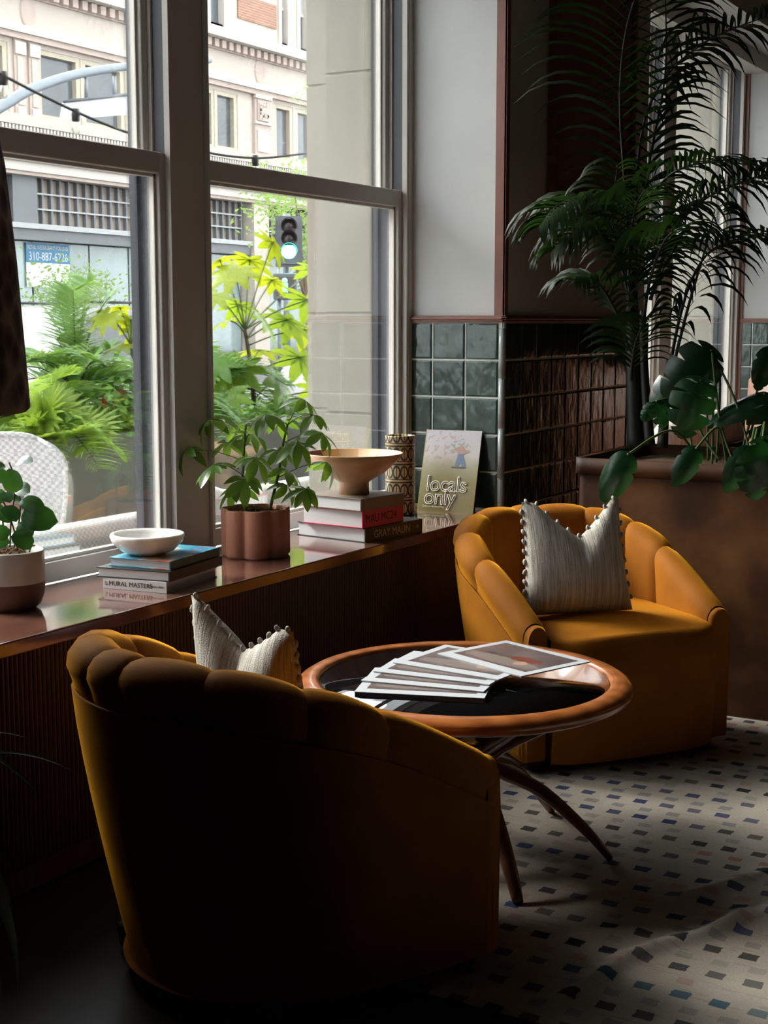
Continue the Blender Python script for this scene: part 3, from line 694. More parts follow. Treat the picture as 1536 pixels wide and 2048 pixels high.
# patchwork wooden bowl on a foot
def patch():
    m, nt, b = newmat('patchwork_wood'); v = coords(nt, 'Object'); sp = N(nt, 'ShaderNodeSeparateXYZ'); L(nt, v, sp.inputs[0])
    an = math_(nt, 'ARCTAN2', sp.outputs[1], sp.outputs[0]); k = math_(nt, 'FLOOR', math_(nt, 'MULTIPLY', an, 14 / (2 * PI)))
    wn = N(nt, 'ShaderNodeTexWhiteNoise'); wn.noise_dimensions = '1D'; L(nt, k, wn.inputs['W'])
    r = N(nt, 'ShaderNodeValToRGB'); r.color_ramp.interpolation = 'CONSTANT'; st = [(0, (0.62, 0.40, 0.22)), (.25, (0.38, 0.12, 0.05)), (.45, (0.72, 0.58, 0.42)), (.65, (0.18, 0.05, 0.045)), (.8, (0.60, 0.33, 0.12))]
    e = r.color_ramp.elements
    while len(e) < len(st): e.new(.5)
    for i, (p, c_) in enumerate(st): e[i].position = p; e[i].color = (*c_, 1)
    L(nt, wn.outputs['Value'], r.inputs[0]); L(nt, r.outputs[0], b.inputs['Base Color']); b.inputs['Roughness'].default_value = 0.2; return m
m_bowlw = wood('turned_maple', (0.46, 0.25, 0.12), (0.60, 0.36, 0.20), 0.3, (2, 2, 4))
bo = empty('wooden_bowl', (4.005, 2.445, SILL + 0.142)); tag(bo, 'wide footed wooden bowl with patchwork inside, on the taupe book', 'bowl')
MB().lathe([(0, 0), (0.050, 0), (0.049, 0.038), (0.056, 0.044), (0.10, 0.070), (0.140, 0.106), (0.1615, 0.134), (0.1600, 0.1355), (0.158, 0.134)], 64).build('outside', m_bowlw, bo)
MB().lathe([(0.158, 0.134), (0.134, 0.106), (0.095, 0.076), (0.05, 0.058), (0, 0.053)], 64).build('inside', patch(), bo)
# patterned vase
def vasemat():
    m, nt, b = newmat('patterned_stoneware'); v = coords(nt, 'Object'); sp = N(nt, 'ShaderNodeSeparateXYZ'); L(nt, v, sp.inputs[0])
    an = math_(nt, 'MULTIPLY', math_(nt, 'ARCTAN2', sp.outputs[1], sp.outputs[0]), 12 / (2 * PI)); zz = math_(nt, 'DIVIDE', sp.outputs[2], 0.066)
    fz = math_(nt, 'SUBTRACT', zz, math_(nt, 'FLOOR', zz)); fa = math_(nt, 'SUBTRACT', math_(nt, 'SUBTRACT', an, math_(nt, 'FLOOR', an)), 0.5)
    dz = math_(nt, 'MULTIPLY', math_(nt, 'SUBTRACT', fz, 0.42), 2.2); d = math_(nt, 'SQRT', math_(nt, 'ADD', math_(nt, 'POWER', math_(nt, 'MULTIPLY', fa, 1.0), 2.0), math_(nt, 'POWER', math_(nt, 'MULTIPLY', dz, 0.62), 2.0)))
    ringm = math_(nt, 'LESS_THAN', math_(nt, 'ABSOLUTE', math_(nt, 'SUBTRACT', d, 0.44)), 0.085)
    line = math_(nt, 'LESS_THAN', math_(nt, 'ABSOLUTE', math_(nt, 'SUBTRACT', fz, 0.86)), 0.045); line2 = math_(nt, 'LESS_THAN', fz, 0.05)
    bar = math_(nt, 'MULTIPLY', math_(nt, 'LESS_THAN', math_(nt, 'ABSOLUTE', fa), 0.06), math_(nt, 'LESS_THAN', fz, 0.80))
    mk = math_(nt, 'MINIMUM', math_(nt, 'ADD', math_(nt, 'ADD', ringm, line), math_(nt, 'ADD', line2, bar)), 1.0)
    base = ramp(nt, noise(nt, v, 12, 4), [(.3, (0.32, 0.23, 0.11)), (.7, (0.46, 0.36, 0.19))])
    L(nt, mixc(nt, mk, base, (0.035, 0.028, 0.022)), b.inputs['Base Color']); b.inputs['Roughness'].default_value = 0.25; bump(nt, b, mk, 0.3, 0.002); return m
tag(MB().lathe([(0, 0), (0.053, 0), (0.055, 0.004), (0.055, 0.285), (0.056, 0.290), (0.053, 0.292), (0.049, 0.289), (0.048, 0.02), (0, 0.02)], 56).build('vase', vasemat(), None, (4.560, 2.585, SILL)), 'tall cylindrical vase with brown geometric bands behind the bowl', 'vase')
# leaning book "locals only"
def localsmat():
    m, nt, b = newmat('faded_park_photo'); v = coords(nt, 'Object'); sp = N(nt, 'ShaderNodeSeparateXYZ'); L(nt, v, sp.inputs[0]); x, z_ = sp.outputs[0], sp.outputs[1]
    zz = math_(nt, 'ADD', z_, math_(nt, 'MULTIPLY', math_(nt, 'SUBTRACT', noise(nt, v, 30, 3), .5), 0.03))
    c = ramp(nt, math_(nt, 'DIVIDE', zz, 0.30), [(0.0, (0.17, 0.135, 0.04)), (0.40, (0.23, 0.20, 0.09)), (0.58, (0.33, 0.31, 0.21)), (0.72, (0.48, 0.45, 0.44)), (1.0, (0.52, 0.49, 0.53))])
    tr = math_(nt, 'MULTIPLY', math_(nt, 'GREATER_THAN', noise(nt, v, 55, 4), 0.56), math_(nt, 'MULTIPLY', math_(nt, 'GREATER_THAN', zz, 0.175), math_(nt, 'LESS_THAN', x, 0.01)))
    c = mixc(nt, math_(nt, 'MULTIPLY', tr, 0.55), c, (0.40, 0.24, 0.24))
    pl = math_(nt, 'MULTIPLY', math_(nt, 'GREATER_THAN', noise(nt, v, 80, 3), 0.52), math_(nt, 'LESS_THAN', math_(nt, 'ADD', math_(nt, 'ABSOLUTE', math_(nt, 'SUBTRACT', x, 0.03)), math_(nt, 'ABSOLUTE', math_(nt, 'SUBTRACT', z_, 0.245))), 0.05))
    c = mixc(nt, math_(nt, 'MULTIPLY', pl, 0.5), c, (0.12, 0.18, 0.10)); L(nt, c, b.inputs['Base Color']); b.inputs['Roughness'].default_value = 0.35; return m
PB = Vector((4.700, 2.473, SILL + 0.0)); PT = Vector((4.792, 2.473, SILL + 0.305)); upb = (PT - PB).normalized()
lb = empty('leaning_book'); lb.matrix_world = basis(PB, (0.10, -1, 0), upb); tag(lb, 'large photo book reading locals only, leaning on the green tiles', 'book')
hwb, hb_ = 0.112, 0.312
MB().box(-hwb + .004, hwb - .004, 0.004, hb_ - .004, -0.016, -0.002).build('pages', m_pages, lb)
MB().box(-hwb, hwb, 0, hb_, -0.002, 0.0).build('front_cover', localsmat(), lb); MB().box(-hwb, hwb, 0, hb_, -0.018, -0.016).build('back_cover', m_kcov, lb); MB().box(-hwb - .001, -hwb + .002, 0, hb_, -0.018, 0).build('spine', paint('yellow_spine', (0.45, 0.33, 0.05), 0.4), lb)
m_loc = paint('pale_outline', (0.85, 0.83, 0.76), 0.4)
text('lettering', 'locals', 0.083, m_loc, lb, Matrix.Translation((-0.004, 0.102, 0.0012)), outline=0.0016, sx=0.98, spacing=0.92)
text('lettering', 'only', 0.083, m_loc, lb, Matrix.Translation((-0.026, 0.052, 0.0012)), outline=0.0016, sx=0.98, spacing=0.92)
text('lettering', 'California Skateboarding', 0.009, m_loc, lb, Matrix.Translation((-0.05, 0.018, 0.0006)), 0.0002)
# skater silhouettes printed on the cover (flat shapes)
m_den = paint('print_denim', (0.14, 0.19, 0.30), 0.4); m_skin = paint('print_skin', (0.42, 0.26, 0.22), 0.4); m_deck = paint('print_deck', (0.10, 0.10, 0.11), 0.4)
def flat(nm, poly, m, z=0.0005): MB().prism(poly, z, z + 0.0003).build(nm, m, lb)
flat('print', [(0.018, 0.178), (0.030, 0.172), (0.040, 0.190), (0.048, 0.172), (0.062, 0.178), (0.052, 0.205), (0.046, 0.222), (0.028, 0.222), (0.024, 0.205)], m_den)
flat('print', [(0.024, 0.222), (0.050, 0.222), (0.075, 0.232), (0.052, 0.240), (0.046, 0.252), (0.030, 0.252), (0.026, 0.240), (-0.002, 0.238), (0.022, 0.230)], m_skin)
flat('print', [(0.008, 0.168), (0.060, 0.168), (0.066, 0.173), (0.004, 0.173)], m_deck)
# ================================================================== indoor plants
def leaf_mesh(name, mat, L_, W_, shape='oval', droop=0.2, fold=0.12, n=8, curl=0.0):
    """leaf from the origin along +X, face up"""
    rows = []
    for i in range(n + 1):
        t = i / n
        if shape == 'oval': w = math.sin(PI * t ** 0.8) ** 0.75
        elif shape == 'round': w = math.sqrt(max(0, 1 - (2 * t - 1) ** 2)) ** 0.85
        elif shape == 'obov': w = math.sin(PI * t ** 1.25) ** 0.8
        elif shape == 'lance': w = math.sin(PI * t ** 0.6) ** 0.9 * (1 - 0.25 * t)
        else: w = math.sin(PI * t)
        w = max(w, 0.03) * W_ / 2; x = L_ * t * (1 - 0.12 * droop * t); z = -droop * L_ * t * t
        rows.append([Vector((x, s * w, z + fold * abs(s) * w * 2 - curl * (s * s) * w)) for s in (-1, -0.5, 0, 0.5, 1)])
    return MB().grid(rows).mesh(name, mat)
def orient(d, up=Vector((0, 0, 1)), roll=0.0):
    x = Vector(d).normalized(); y = up.cross(x)
    if y.length < 1e-4: y = Vector((0, 1, 0))
    y.normalize(); z = x.cross(y); return Matrix((x, y, z)).transposed() @ Matrix.Rotation(roll, 3, 'X')
m_soil = paint('moss_and_bark', (0.11, 0.06, 0.03), 0.95, 0.5, 70, 0.8, 60)
m_stem = paint('green_stem', (0.07, 0.12, 0.03), 0.5, 0.2, 20); m_bstem = paint('brown_stem', (0.06, 0.045, 0.03), 0.7, 0.3, 20)
# ---- schefflera in a scalloped terracotta pot
m_terra = paint('terracotta', (0.40, 0.17, 0.105), 0.75, 0.10, 9, 0.12, 120)
sp_ = empty('potted_umbrella_plant', (3.520, 2.497, SILL)); tag(sp_, 'umbrella plant in a scalloped terracotta pot on the sill', 'potted plant')
def scallop(R0, rl, nl, seg):
    out = []
    for k in range(seg):
        a = 2 * PI * k / seg; best = 0
        for j in range(nl):
            c = 2 * PI * j / nl + 0.22; d = a - c; disc = rl * rl - (R0 * math.sin(d)) ** 2
            if disc > 0 and math.cos(d) > 0: best = max(best, R0 * math.cos(d) + math.sqrt(disc))
        out.append((best * math.cos(a), best * math.sin(a)))
    return out
ol = scallop(0.066, 0.040, 7, 126); rows = []
for s, zc in ((0.0, 0.0), (0.93, 0.0), (1.0, 0.008), (1.0, 0.140), (0.985, 0.146), (0.94, 0.146), (0.92, 0.135), (0.90, 0.11)): rows.append([Vector((x * s, y * s, zc)) for x, y in ol])
MB().grid(rows, True, closev=True).build('pot', m_terra, sp_)
rg = random.Random(11)
rows = [[Vector((x * s, y * s, 0.126 + (0.010 * (1 - s) + rg.uniform(-.006, .008) if s < 0.9 else 0))) for x, y in ol] for s in (0.91, 0.7, 0.45, 0.2, 0.01)]
MB().grid(rows, False, closev=True).build('soil', m_soil, sp_)
chip = MB().tube([(0, 0, 0), (0.012, 0.003, 0.006), (0.022, 0, 0.001)], 0.002, 5).mesh('bark_chip', paint('bark_chip', (0.17, 0.075, 0.03), 0.9, 0.3, 40))
for k in range(40):
    a = rg.uniform(0, 2 * PI); r = rg.uniform(0, 0.085); inst('bark_chip', chip, sp_, (r * math.cos(a), r * math.sin(a), 0.128 + rg.uniform(0, .008)), (rg.uniform(-.5, .5), rg.uniform(-.6, .6), rg.uniform(0, 6.3)), rg.uniform(.6, 1.2))
m_sch = leafmat('umbrella_leaf', (0.02, 0.07, 0.012), (0.075, 0.17, 0.03), 0.28, 0.35, (0.30, 0.52, 0.05))
sch = [leaf_mesh('leaflet', m_sch, 0.080, 0.031, 'obov', d, 0.10) for d in (0.15, 0.35, 0.6)]
D0 = 4.29
clusters = [((500, 868), 0, .2), ((420, 838), .05, .4), ((372, 900), .02, .5), ((424, 930), -.08, .45), ((560, 838), .08, .2), ((610, 800), .06, .3), ((646, 868), -.04, .4), ((594, 886), -.08, .2), ((512, 916), -.10, .3), ((612, 978), -.05, .6),
            ((556, 900), .0, .2), ((470, 850), .12, .1), ((655, 925), .10, .7), ((492, 958), -.06, .6), ((575, 940), .06, .4), ((452, 885), .10, .2), ((530, 830), -.02, .1), ((575, 972), .04, .5), ((472, 975), .05, .6), ((628, 830), .02, .2)]
stemA = [(488, 1010), (486, 960), (488, 900), (492, 850)]; stemB = [(545, 1000), (556, 950), (566, 890), (575, 850)]
inv = sp_.matrix_world.inverted() if False else Matrix.Translation((-3.520, -2.497, -SILL))
SA = [inv @ at_d(x, y, D0 - 0.02) for x, y in stemA]; SB = [inv @ at_d(x, y, D0 + 0.05) for x, y in stemB]
SA[0] = Vector((-0.03, 0.012, 0.115)); SB[0] = Vector((0.036, -0.02, 0.115))
for S in (SA, SB): MB().tube(spline(S, 14), [0.0055 - 0.0025 * i / 13 for i in range(14)], 7).build('stem', m_stem, sp_)
for (cx, cy), dd, sag in clusters:
    p = inv @ at_d(cx, cy, D0 + dd); S = SA if cx < 525 else SB
    tgt = min((spline(S, 14)[i] for i in range(3, 14)), key=lambda q: abs(q.z - (p.z - 0.035)) + 0.2 * (q - p).length)
    mid = (tgt + p) / 2 + Vector((0, 0, 0.012)); MB().tube(spline([tgt, mid, p], 8), 0.0016, 5).build('petiole', m_stem, sp_)
    out = (p - tgt); out.z = 0; out = out.normalized() if out.length > 1e-3 else Vector((1, 0, 0))
    nrm = (Vector((0, 0, 1)) + out * (0.35 + sag * 0.7) + Vector((rg.uniform(-.2, .2), rg.uniform(-.2, .2), 0))).normalized()
    a0 = rg.uniform(0, 6.28); nl = rg.choice((6, 7, 7, 8)); e1 = nrm.orthogonal().normalized(); e2 = nrm.cross(e1)
    for j in range(nl):
        a = a0 + 2 * PI * j / nl + rg.uniform(-.12, .12); d = e1 * math.cos(a) + e2 * math.sin(a) - Vector((0, 0, 0.15 + 0.4 * sag))
        inst('leaf', rg.choice(sch), sp_, p, orient(d, nrm, rg.uniform(-.3, .3)), rg.uniform(0.78, 1.12))
# ---- round-leaved plant in a two-tone pot at the left end of the sill
lp = empty('potted_rubber_plant', (2.553, 2.555, SILL)); tag(lp, 'round-leaved plant in a white and brown pot at the left edge', 'potted plant')
m_glz = paint('white_glaze', (0.55, 0.53, 0.49), 0.2, 0.05, 10); m_clay = paint('brown_clay', (0.15, 0.07, 0.045), 0.6, 0.12, 12)
MB().lathe([(0, 0), (0.060, 0.0), (0.074, 0.012), (0.083, 0.035), (0.0865, 0.068)], 48).build('clay_base', m_clay, lp)
MB().lathe([(0.0865, 0.068), (0.0872, 0.071), (0.0868, 0.09), (0.0862, 0.094), (0.086, 0.11), (0.0845, 0.143), (0.0825, 0.146), (0.079, 0.144), (0.077, 0.12)], 48).build('glazed_rim', m_glz, lp)
MB().lathe([(0, 0.135), (0.03, 0.132), (0.06, 0.127), (0.078, 0.122)], 24).build('soil', m_soil, lp)
for k in range(26):
    a = rg.uniform(0, 2 * PI); r = rg.uniform(0.0, 0.072); inst('bark_chip', chip, lp, (r * math.cos(a), r * math.sin(a), 0.128 + rg.uniform(0, .012)), (rg.uniform(-.5, .5), rg.uniform(-.6, .6), rg.uniform(0, 6.3)), rg.uniform(.6, 1.3))
m_rub = leafmat('rubber_leaf', (0.008, 0.035, 0.012), (0.02, 0.075, 0.022), 0.18, 0.12, (0.10, 0.30, 0.04), 0.7)
rub = [leaf_mesh('leaf', m_rub, 0.062, 0.05, 'round', d, 0.10) for d in (0.1, 0.3, 0.5)]
Mi = Matrix.Translation((-2.553, -2.555, -SILL)); D1 = 3.48
stems = [[(20, 1095), (22, 1040), (28, 1000), (32, 960)], [(28, 1095), (40, 1030), (36, 975), (18, 925)], [(10, 1095), (4, 1030), (-10, 960), (-20, 900)], [(34, 1095), (28, 1060), (10, 1010), (-8, 985)]]
for S in stems: MB().tube(spline([Mi @ at_d(x, y, D1 + 0.01 * i) for i, (x, y) in enumerate(S)], 10), 0.0022, 6).build('stem', m_bstem, lp)
for (x, y), (dx, dy), fc in [((33, 926), (32, -14), 0), ((32, 985), (-16, -46), -.05), ((33, 975), (26, 8), .02), ((42, 1000), (46, 16), -.02), ((42, 1034), (56, 0), -.05), ((38, 1046), (30, 26), -.02), ((14, 960), (-26, -20), .0), ((12, 985), (-30, 18), -.04), ((10, 1012), (24, 30), -.06), ((4, 1010), (-24, 20), -.03),
                             ((30, 1062), (34, 34), -.06), ((12, 1052), (-12, 24), -.05), ((22, 1040), (-26, -12), -.06), ((10, 930), (-28, 4), .0), ((16, 1075), (-22, 18), -.05), ((30, 1005), (14, -36), .03), ((6, 985), (18, 22), -.05)]:
    p = Mi @ at_d(x, y, D1 + fc); q = Mi @ at_d(x + dx, y + dy, D1 + fc - 0.03); d = (q - p)
    toward = (Vector((-0.5, -0.6, 0.5))).normalized()
    inst('leaf', rg.choice(rub), lp, p, orient(d, toward, rg.uniform(-.5, .5)), rg.uniform(0.85, 1.15) * max(0.75, d.length / 0.055) * 0.80)

# ================================================================== copper planter with palm and monstera
def copper():
    m, nt, b = newmat('dappled_patina_copper'); v = coords(nt, 'Object'); f = noise(nt, v, 2.8, 5)  # noise mottle: patina plus window light dappled through leaves, painted into the colour
    L(nt, ramp(nt, f, [(0.34, (0.022, 0.008, 0.004)), (0.5, (0.065, 0.024, 0.009)), (0.7, (0.17, 0.07, 0.022))]), b.inputs['Base Color']); b.inputs['Roughness'].default_value = 0.6; b.inputs['Specular IOR Level'].default_value = 0.2
    bump(nt, b, noise(nt, v, 8, 4), 0.08, 0.01); return m
m_cop = copper()
PX0, PX1, PY0, PY1, PZ = 4.66, 5.34, 0.15, 1.93, 0.832
pl = empty('planter', (0, 0, -0.012)); tag(pl, 'large copper-brown planter box behind the far armchair', 'planter')
def rrect(x0, x1, y0, y1, r, n=6):
    out = []
    for cx, cy, a0 in ((x1 - r, y1 - r, 0), (x0 + r, y1 - r, 90), (x0 + r, y0 + r, 180), (x1 - r, y0 + r, 270)):
        for k in range(n + 1): a = math.radians(a0 + 90 * k / n); out.append((cx + r * math.cos(a), cy + r * math.sin(a)))
    return out
def ring(x0, x1, y0, y1, r, z): return [Vector((x, y, z)) for x, y in rrect(x0, x1, y0, y1, r)]
MB().grid([ring(PX0, PX1, PY0, PY1, .03, 0.0), ring(PX0, PX1, PY0, PY1, .03, 0.788), ], True, closev=True).build('body', m_cop, pl)
MB().grid([ring(PX0, PX1, PY0, PY1, .03, 0.785), ring(PX0 - .012, PX1 + .012, PY0 - .012, PY1 + .012, .035, 0.790), ring(PX0 - .012, PX1 + .012, PY0 - .012, PY1 + .012, .035, PZ + .012), ring(PX0 + .015, PX1 - .015, PY0 + .015, PY1 - .015, .03, PZ + .012), ring(PX0 + .015, PX1 - .015, PY0 + .015, PY1 - .015, .03, PZ - .10)], True, closev=True).build('rim', m_cop, pl)
MB().grid([ring(PX0 + .015, PX1 - .015, PY0 + .015, PY1 - .015, .03, PZ - 0.03), ring(PX0 + .2, PX1 - .2, PY0 + .2, PY1 - .2, .03, PZ - 0.005)], False, closev=True).add([(PX0 + .2, PY0 + .2, PZ - .005), (PX1 - .2, PY0 + .2, PZ - .005), (PX1 - .2, PY1 - .2, PZ - .005), (PX0 + .2, PY1 - .2, PZ - .005)], [(0, 1, 2, 3)]).build('soil', m_soil, pl)

def frond_mesh(path, nl, lmax, wl, droop, mat, side=None, lead=0.18, seg=4, rach=0.004, ang=0.55, seed=1, vshape=0.35, tip=0.45):
    """pinnate frond along a list of points: rachis and paired drooping leaflets in one mesh"""
    r = random.Random(seed); P = spline(path, 36); mb = MB()
    mb.cur = 1; mb.tube(P, [rach * (1 - 0.75 * i / 35) for i in range(36)], 5); mb.cur = 0
    for k in range(nl):
        t = lead + (1 - lead) * k / (nl - 1); u = t * 35; i = min(int(u), 34); p = P[i].lerp(P[i + 1], u - i); tg = (P[min(i + 2, 35)] - P[max(i - 1, 0)]).normalized()
        sd = tg.cross(Vector((0, 0, 1)))
        if side is not None: sd = Vector(side) - tg * tg.dot(Vector(side))
        if sd.length < 1e-3: sd = Vector((0, 1, 0))
        sd.normalize(); upn = sd.cross(tg).normalized()
        if upn.z < 0: upn = -upn
        env = math.sin(PI * min(1, 0.12 + 0.9 * (k / (nl - 1)))) ** 0.6; ln = lmax * (tip + (1 - tip) * env) * r.uniform(0.88, 1.08)
        for s in (-1, 1):
            d = (sd * s * math.cos(ang) + tg * math.sin(ang) + upn * (vshape + r.uniform(-.12, .12))).normalized(); d += Vector((r.uniform(-.06, .06),) * 3)
            q = p.copy(); dirn = d.normalized(); V = []
            for j in range(seg + 1):
                f = j / seg; w = wl * (math.sin(PI * (0.12 + 0.88 * f)) ** 0.8 if f < 1 else 0.02) / 2
                cr = dirn.cross(Vector((0, 0, 1)) if abs(dirn.z) < .95 else tg).normalized()
                cr = (cr * 0.75 + tg * 0.65).normalized(); cr = (cr - dirn * cr.dot(dirn)).normalized()
                V += [q - cr * w, q + cr * w]
                q = q + dirn * (ln / seg); dirn = (dirn + Vector((0, 0, -droop * (0.5 + f)))).normalized()
            mb.add(V, [(2 * j, 2 * j + 1, 2 * j + 3, 2 * j + 2) for j in range(seg)], True)
    return mb
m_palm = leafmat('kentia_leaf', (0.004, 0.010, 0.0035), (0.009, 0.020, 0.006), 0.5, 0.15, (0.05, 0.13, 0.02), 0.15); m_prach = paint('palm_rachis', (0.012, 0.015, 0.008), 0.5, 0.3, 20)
KP = Vector((5.0, 1.80, PZ - 0.02)); kp = empty('kentia_palm'); tag(kp, 'tall kentia palm rising from the copper planter', 'palm')
DP = 5.25
def dpath(pts): return [at_d(x, y, d) for x, y, d in pts]
trunks = [([(1272, 900, 5.25), (1268, 780, 5.25), (1264, 640, 5.25), (1262, 540, 5.25)], 0.034), ([(1300, 890, 5.2), (1290, 760, 5.22), (1285, 620, 5.2)], 0.020), ([(1325, 895, 5.15), (1332, 780, 5.15), (1340, 720, 5.15)], 0.020)]
for pts, r in trunks: MB().tube(spline(dpath(pts), 12), [r * (1 - 0.4 * i / 11) for i in range(12)], 10).build('stem', m_prach, kp)
FR = [  # (points, leaflets, length, droop)
    ([(1264, 600, 5.25), (1250, 380, 5.2), (1240, 180, 5.1), (1262, 20, 4.9), (1330, -120, 4.7)], 26, 0.40, 0.34, .20),
    ([(1270, 560, 5.25), (1278, 300, 5.3), (1320, 170, 5.25), (1410, 85, 5.15), (1540, 30, 5.0)], 26, 0.34, 0.42, .35),
    ([(1262, 520, 5.2), (1280, 430, 5.15), (1340, 350, 5.05), (1420, 325, 4.95), (1545, 335, 4.8)], 24, 0.32, 0.42, .35),
    ([(1300, 600, 5.2), (1345, 470, 5.2), (1400, 405, 5.15), (1470, 370, 5.05), (1560, 340, 4.95)], 26, 0.32, 0.44, .28),
    ([(1255, 560, 5.25), (1225, 460, 5.2), (1170, 400, 5.1), (1118, 410, 5.0), (1082, 450, 4.95)], 24, 0.24, 0.46, .30),
    ([(1335, 760, 5.15), (1358, 640, 5.15), (1390, 545, 5.12), (1440, 490, 5.05), (1545, 470, 4.9)], 26, 0.34, 0.40, .25),
    ([(1262, 640, 5.25), (1258, 520, 5.1), (1270, 420, 4.95), (1290, 380, 4.85)], 20, 0.26, 0.5, .3),
    ([(1285, 660, 5.2), (1300, 560, 5.0), (1330, 480, 4.85), (1370, 450, 4.75)], 20, 0.26, 0.5, .3),
    ([(1258, 700, 5.2), (1230, 620, 5.15), (1190, 560, 5.1), (1150, 560, 5.05)], 16, 0.22, 0.45, .3),
    ([(1275, 560, 5.3), (1295, 350, 5.45), (1330, 150, 5.55), (1330, -30, 5.6)], 22, 0.34, 0.40, .3),
    ([(1262, 760, 5.2), (1270, 690, 5.1), (1290, 640, 5.0)], 14, 0.22, 0.35, .2),
    ([(1260, 600, 5.2), (1240, 520, 5.2), (1225, 440, 5.15), (1235, 330, 5.1)], 18, 0.26, 0.5, .3),
    ([(1264, 560, 5.25), (1215, 480, 5.1), (1165, 455, 5.0), (1110, 500, 4.95)], 20, 0.22, 0.5, .3),
    ([(1330, 800, 5.15), (1375, 620, 5.1), (1410, 500, 5.0), (1430, 420, 4.95)], 18, 0.30, 0.45, .25)]
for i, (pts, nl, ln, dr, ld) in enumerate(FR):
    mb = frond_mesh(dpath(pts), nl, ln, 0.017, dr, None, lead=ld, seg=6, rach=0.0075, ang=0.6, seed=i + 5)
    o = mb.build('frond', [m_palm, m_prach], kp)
# monstera: each leaf its own object with splits and holes
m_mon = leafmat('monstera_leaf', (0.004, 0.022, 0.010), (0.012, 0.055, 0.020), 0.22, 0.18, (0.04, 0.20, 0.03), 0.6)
def monstera_mesh(name, Lf, W_, nlobe=4, seed=0, split=0.55):
    r = random.Random(seed); mb = MB()
    for s in (-1, 1):
        n = 48; pts = []
        for i in range(n + 1):
            t = i / n; a = t * PI
            # heart-shaped margin from the petiole notch round to the tip
            x = Lf * (0.46 - 0.54 * math.cos(a)) - (0.10 * Lf if False else 0); y = W_ / 2 * math.sin(a) ** 0.8 * (1 - 0.55 * t ** 2.2) * 1.12
            ph = (t * (nlobe + 0.4)) % 1.0; cut = 1.0
            if 0.12 < t < 0.9 and ph > 0.80: cut = 1 - split * (1 - abs(ph - 0.90) / 0.10)
            pts.append((x, y * cut, y))
        rows = []
        for i, (x, y, yf) in enumerate(pts):
            xm = max(0.0, min(Lf, x + 0.08 * Lf * (1 - i / n)))
            row = []
            for q in (0, 0.3, 0.62, 1.0):
                yy = y * q; row.append(Vector((lerp(xm, x, q), s * yy, -0.32 * (lerp(xm, x, q) / Lf) ** 2 * Lf + 0.10 * yy - 0.9 * yy * yy / W_)))
            rows.append(row if s > 0 else row[::-1])
        mb.grid(rows)
    return mb.mesh(name, m_mon)
mon = [monstera_mesh('leaf', 1.0, 0.92, 4, 1, 0.68), monstera_mesh('leaf', 1.0, 0.62, 2, 2, 0.22), monstera_mesh('leaf', 1.0, 0.80, 5, 3, 0.75)]
mo = empty('monstera'); tag(mo, 'monstera with split leaves spilling over the copper planter', 'houseplant')
ML = [  # base px, tip px, depth, size, mesh, face
    ((1422, 702), (1335, 800), 4.95, 0.20, 0, (-0.9, -0.5, 0.25)), ((1400, 762), (1372, 862), 4.88, 0.20, 2, (-0.9, -0.5, 0.25)), ((1380, 745), (1305, 815), 5.0, 0.17, 0, (-0.8, -0.3, 0.4)),
    ((1392, 900), (1355, 960), 4.60, 0.13, 1, (-0.9, -0.4, 0.2)), ((1255, 912), (1205, 1000), 4.62, 0.165, 1, (-0.6, -0.5, 0.7)), ((1500, 900), (1462, 975), 4.58, 0.15, 1, (-0.9, -0.5, 0.1)),
    ((1505, 905), (1520, 1000), 4.56, 0.15, 2, (-0.9, -0.5, 0.2)), ((1525, 880), (1545, 960), 4.55, 0.15, 0, (-0.8, -0.6, 0.2)), ((1312, 805), (1330, 845), 4.95, 0.09, 2, (-0.8, -0.5, 0.4)), ((1310, 808), (1288, 835), 4.97, 0.07, 2, (-0.8, -0.5, 0.5)),
    ((1530, 790), (1448, 812), 4.90, 0.21, 1, (-0.3, -0.2, 0.9)), ((1540, 800), (1565, 880), 4.85, 0.20, 0, (-0.8, -0.5, 0.2)), ((1540, 700), (1525, 760), 5.0, 0.14, 1, (-0.8, -0.5, 0.3))]
mrg = random.Random(3); crown = at_d(1445, 905, 4.90)
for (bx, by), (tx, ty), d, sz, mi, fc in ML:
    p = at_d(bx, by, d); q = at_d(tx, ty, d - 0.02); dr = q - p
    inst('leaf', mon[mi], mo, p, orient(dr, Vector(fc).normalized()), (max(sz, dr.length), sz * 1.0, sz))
    root = at_d(lerp(bx, 1440, 0.6), 925, d + 0.06); root.x = max(PX0 + 0.09, min(PX1 - .09, root.x)); root.z = PZ - 0.02
    mid = (p + root) / 2 + Vector((0.06, 0.0, 0.10)); MB().tube(spline([root, mid, p + Vector((0, 0, .004))], 12), 0.0042, 6).build('petiole', m_stem, mo)
for pts in ([(1440, 920, 4.9), (1400, 860, 4.95), (1385, 770, 5.0)], [(1465, 920, 4.85), (1440, 840, 4.9), (1424, 705, 4.95)], [(1505, 925, 4.8), (1470, 800, 4.9), (1415, 690, 5.0)]):
    MB().tube(spline(dpath(pts), 14), 0.0045, 6).build('petiole', m_stem, mo)
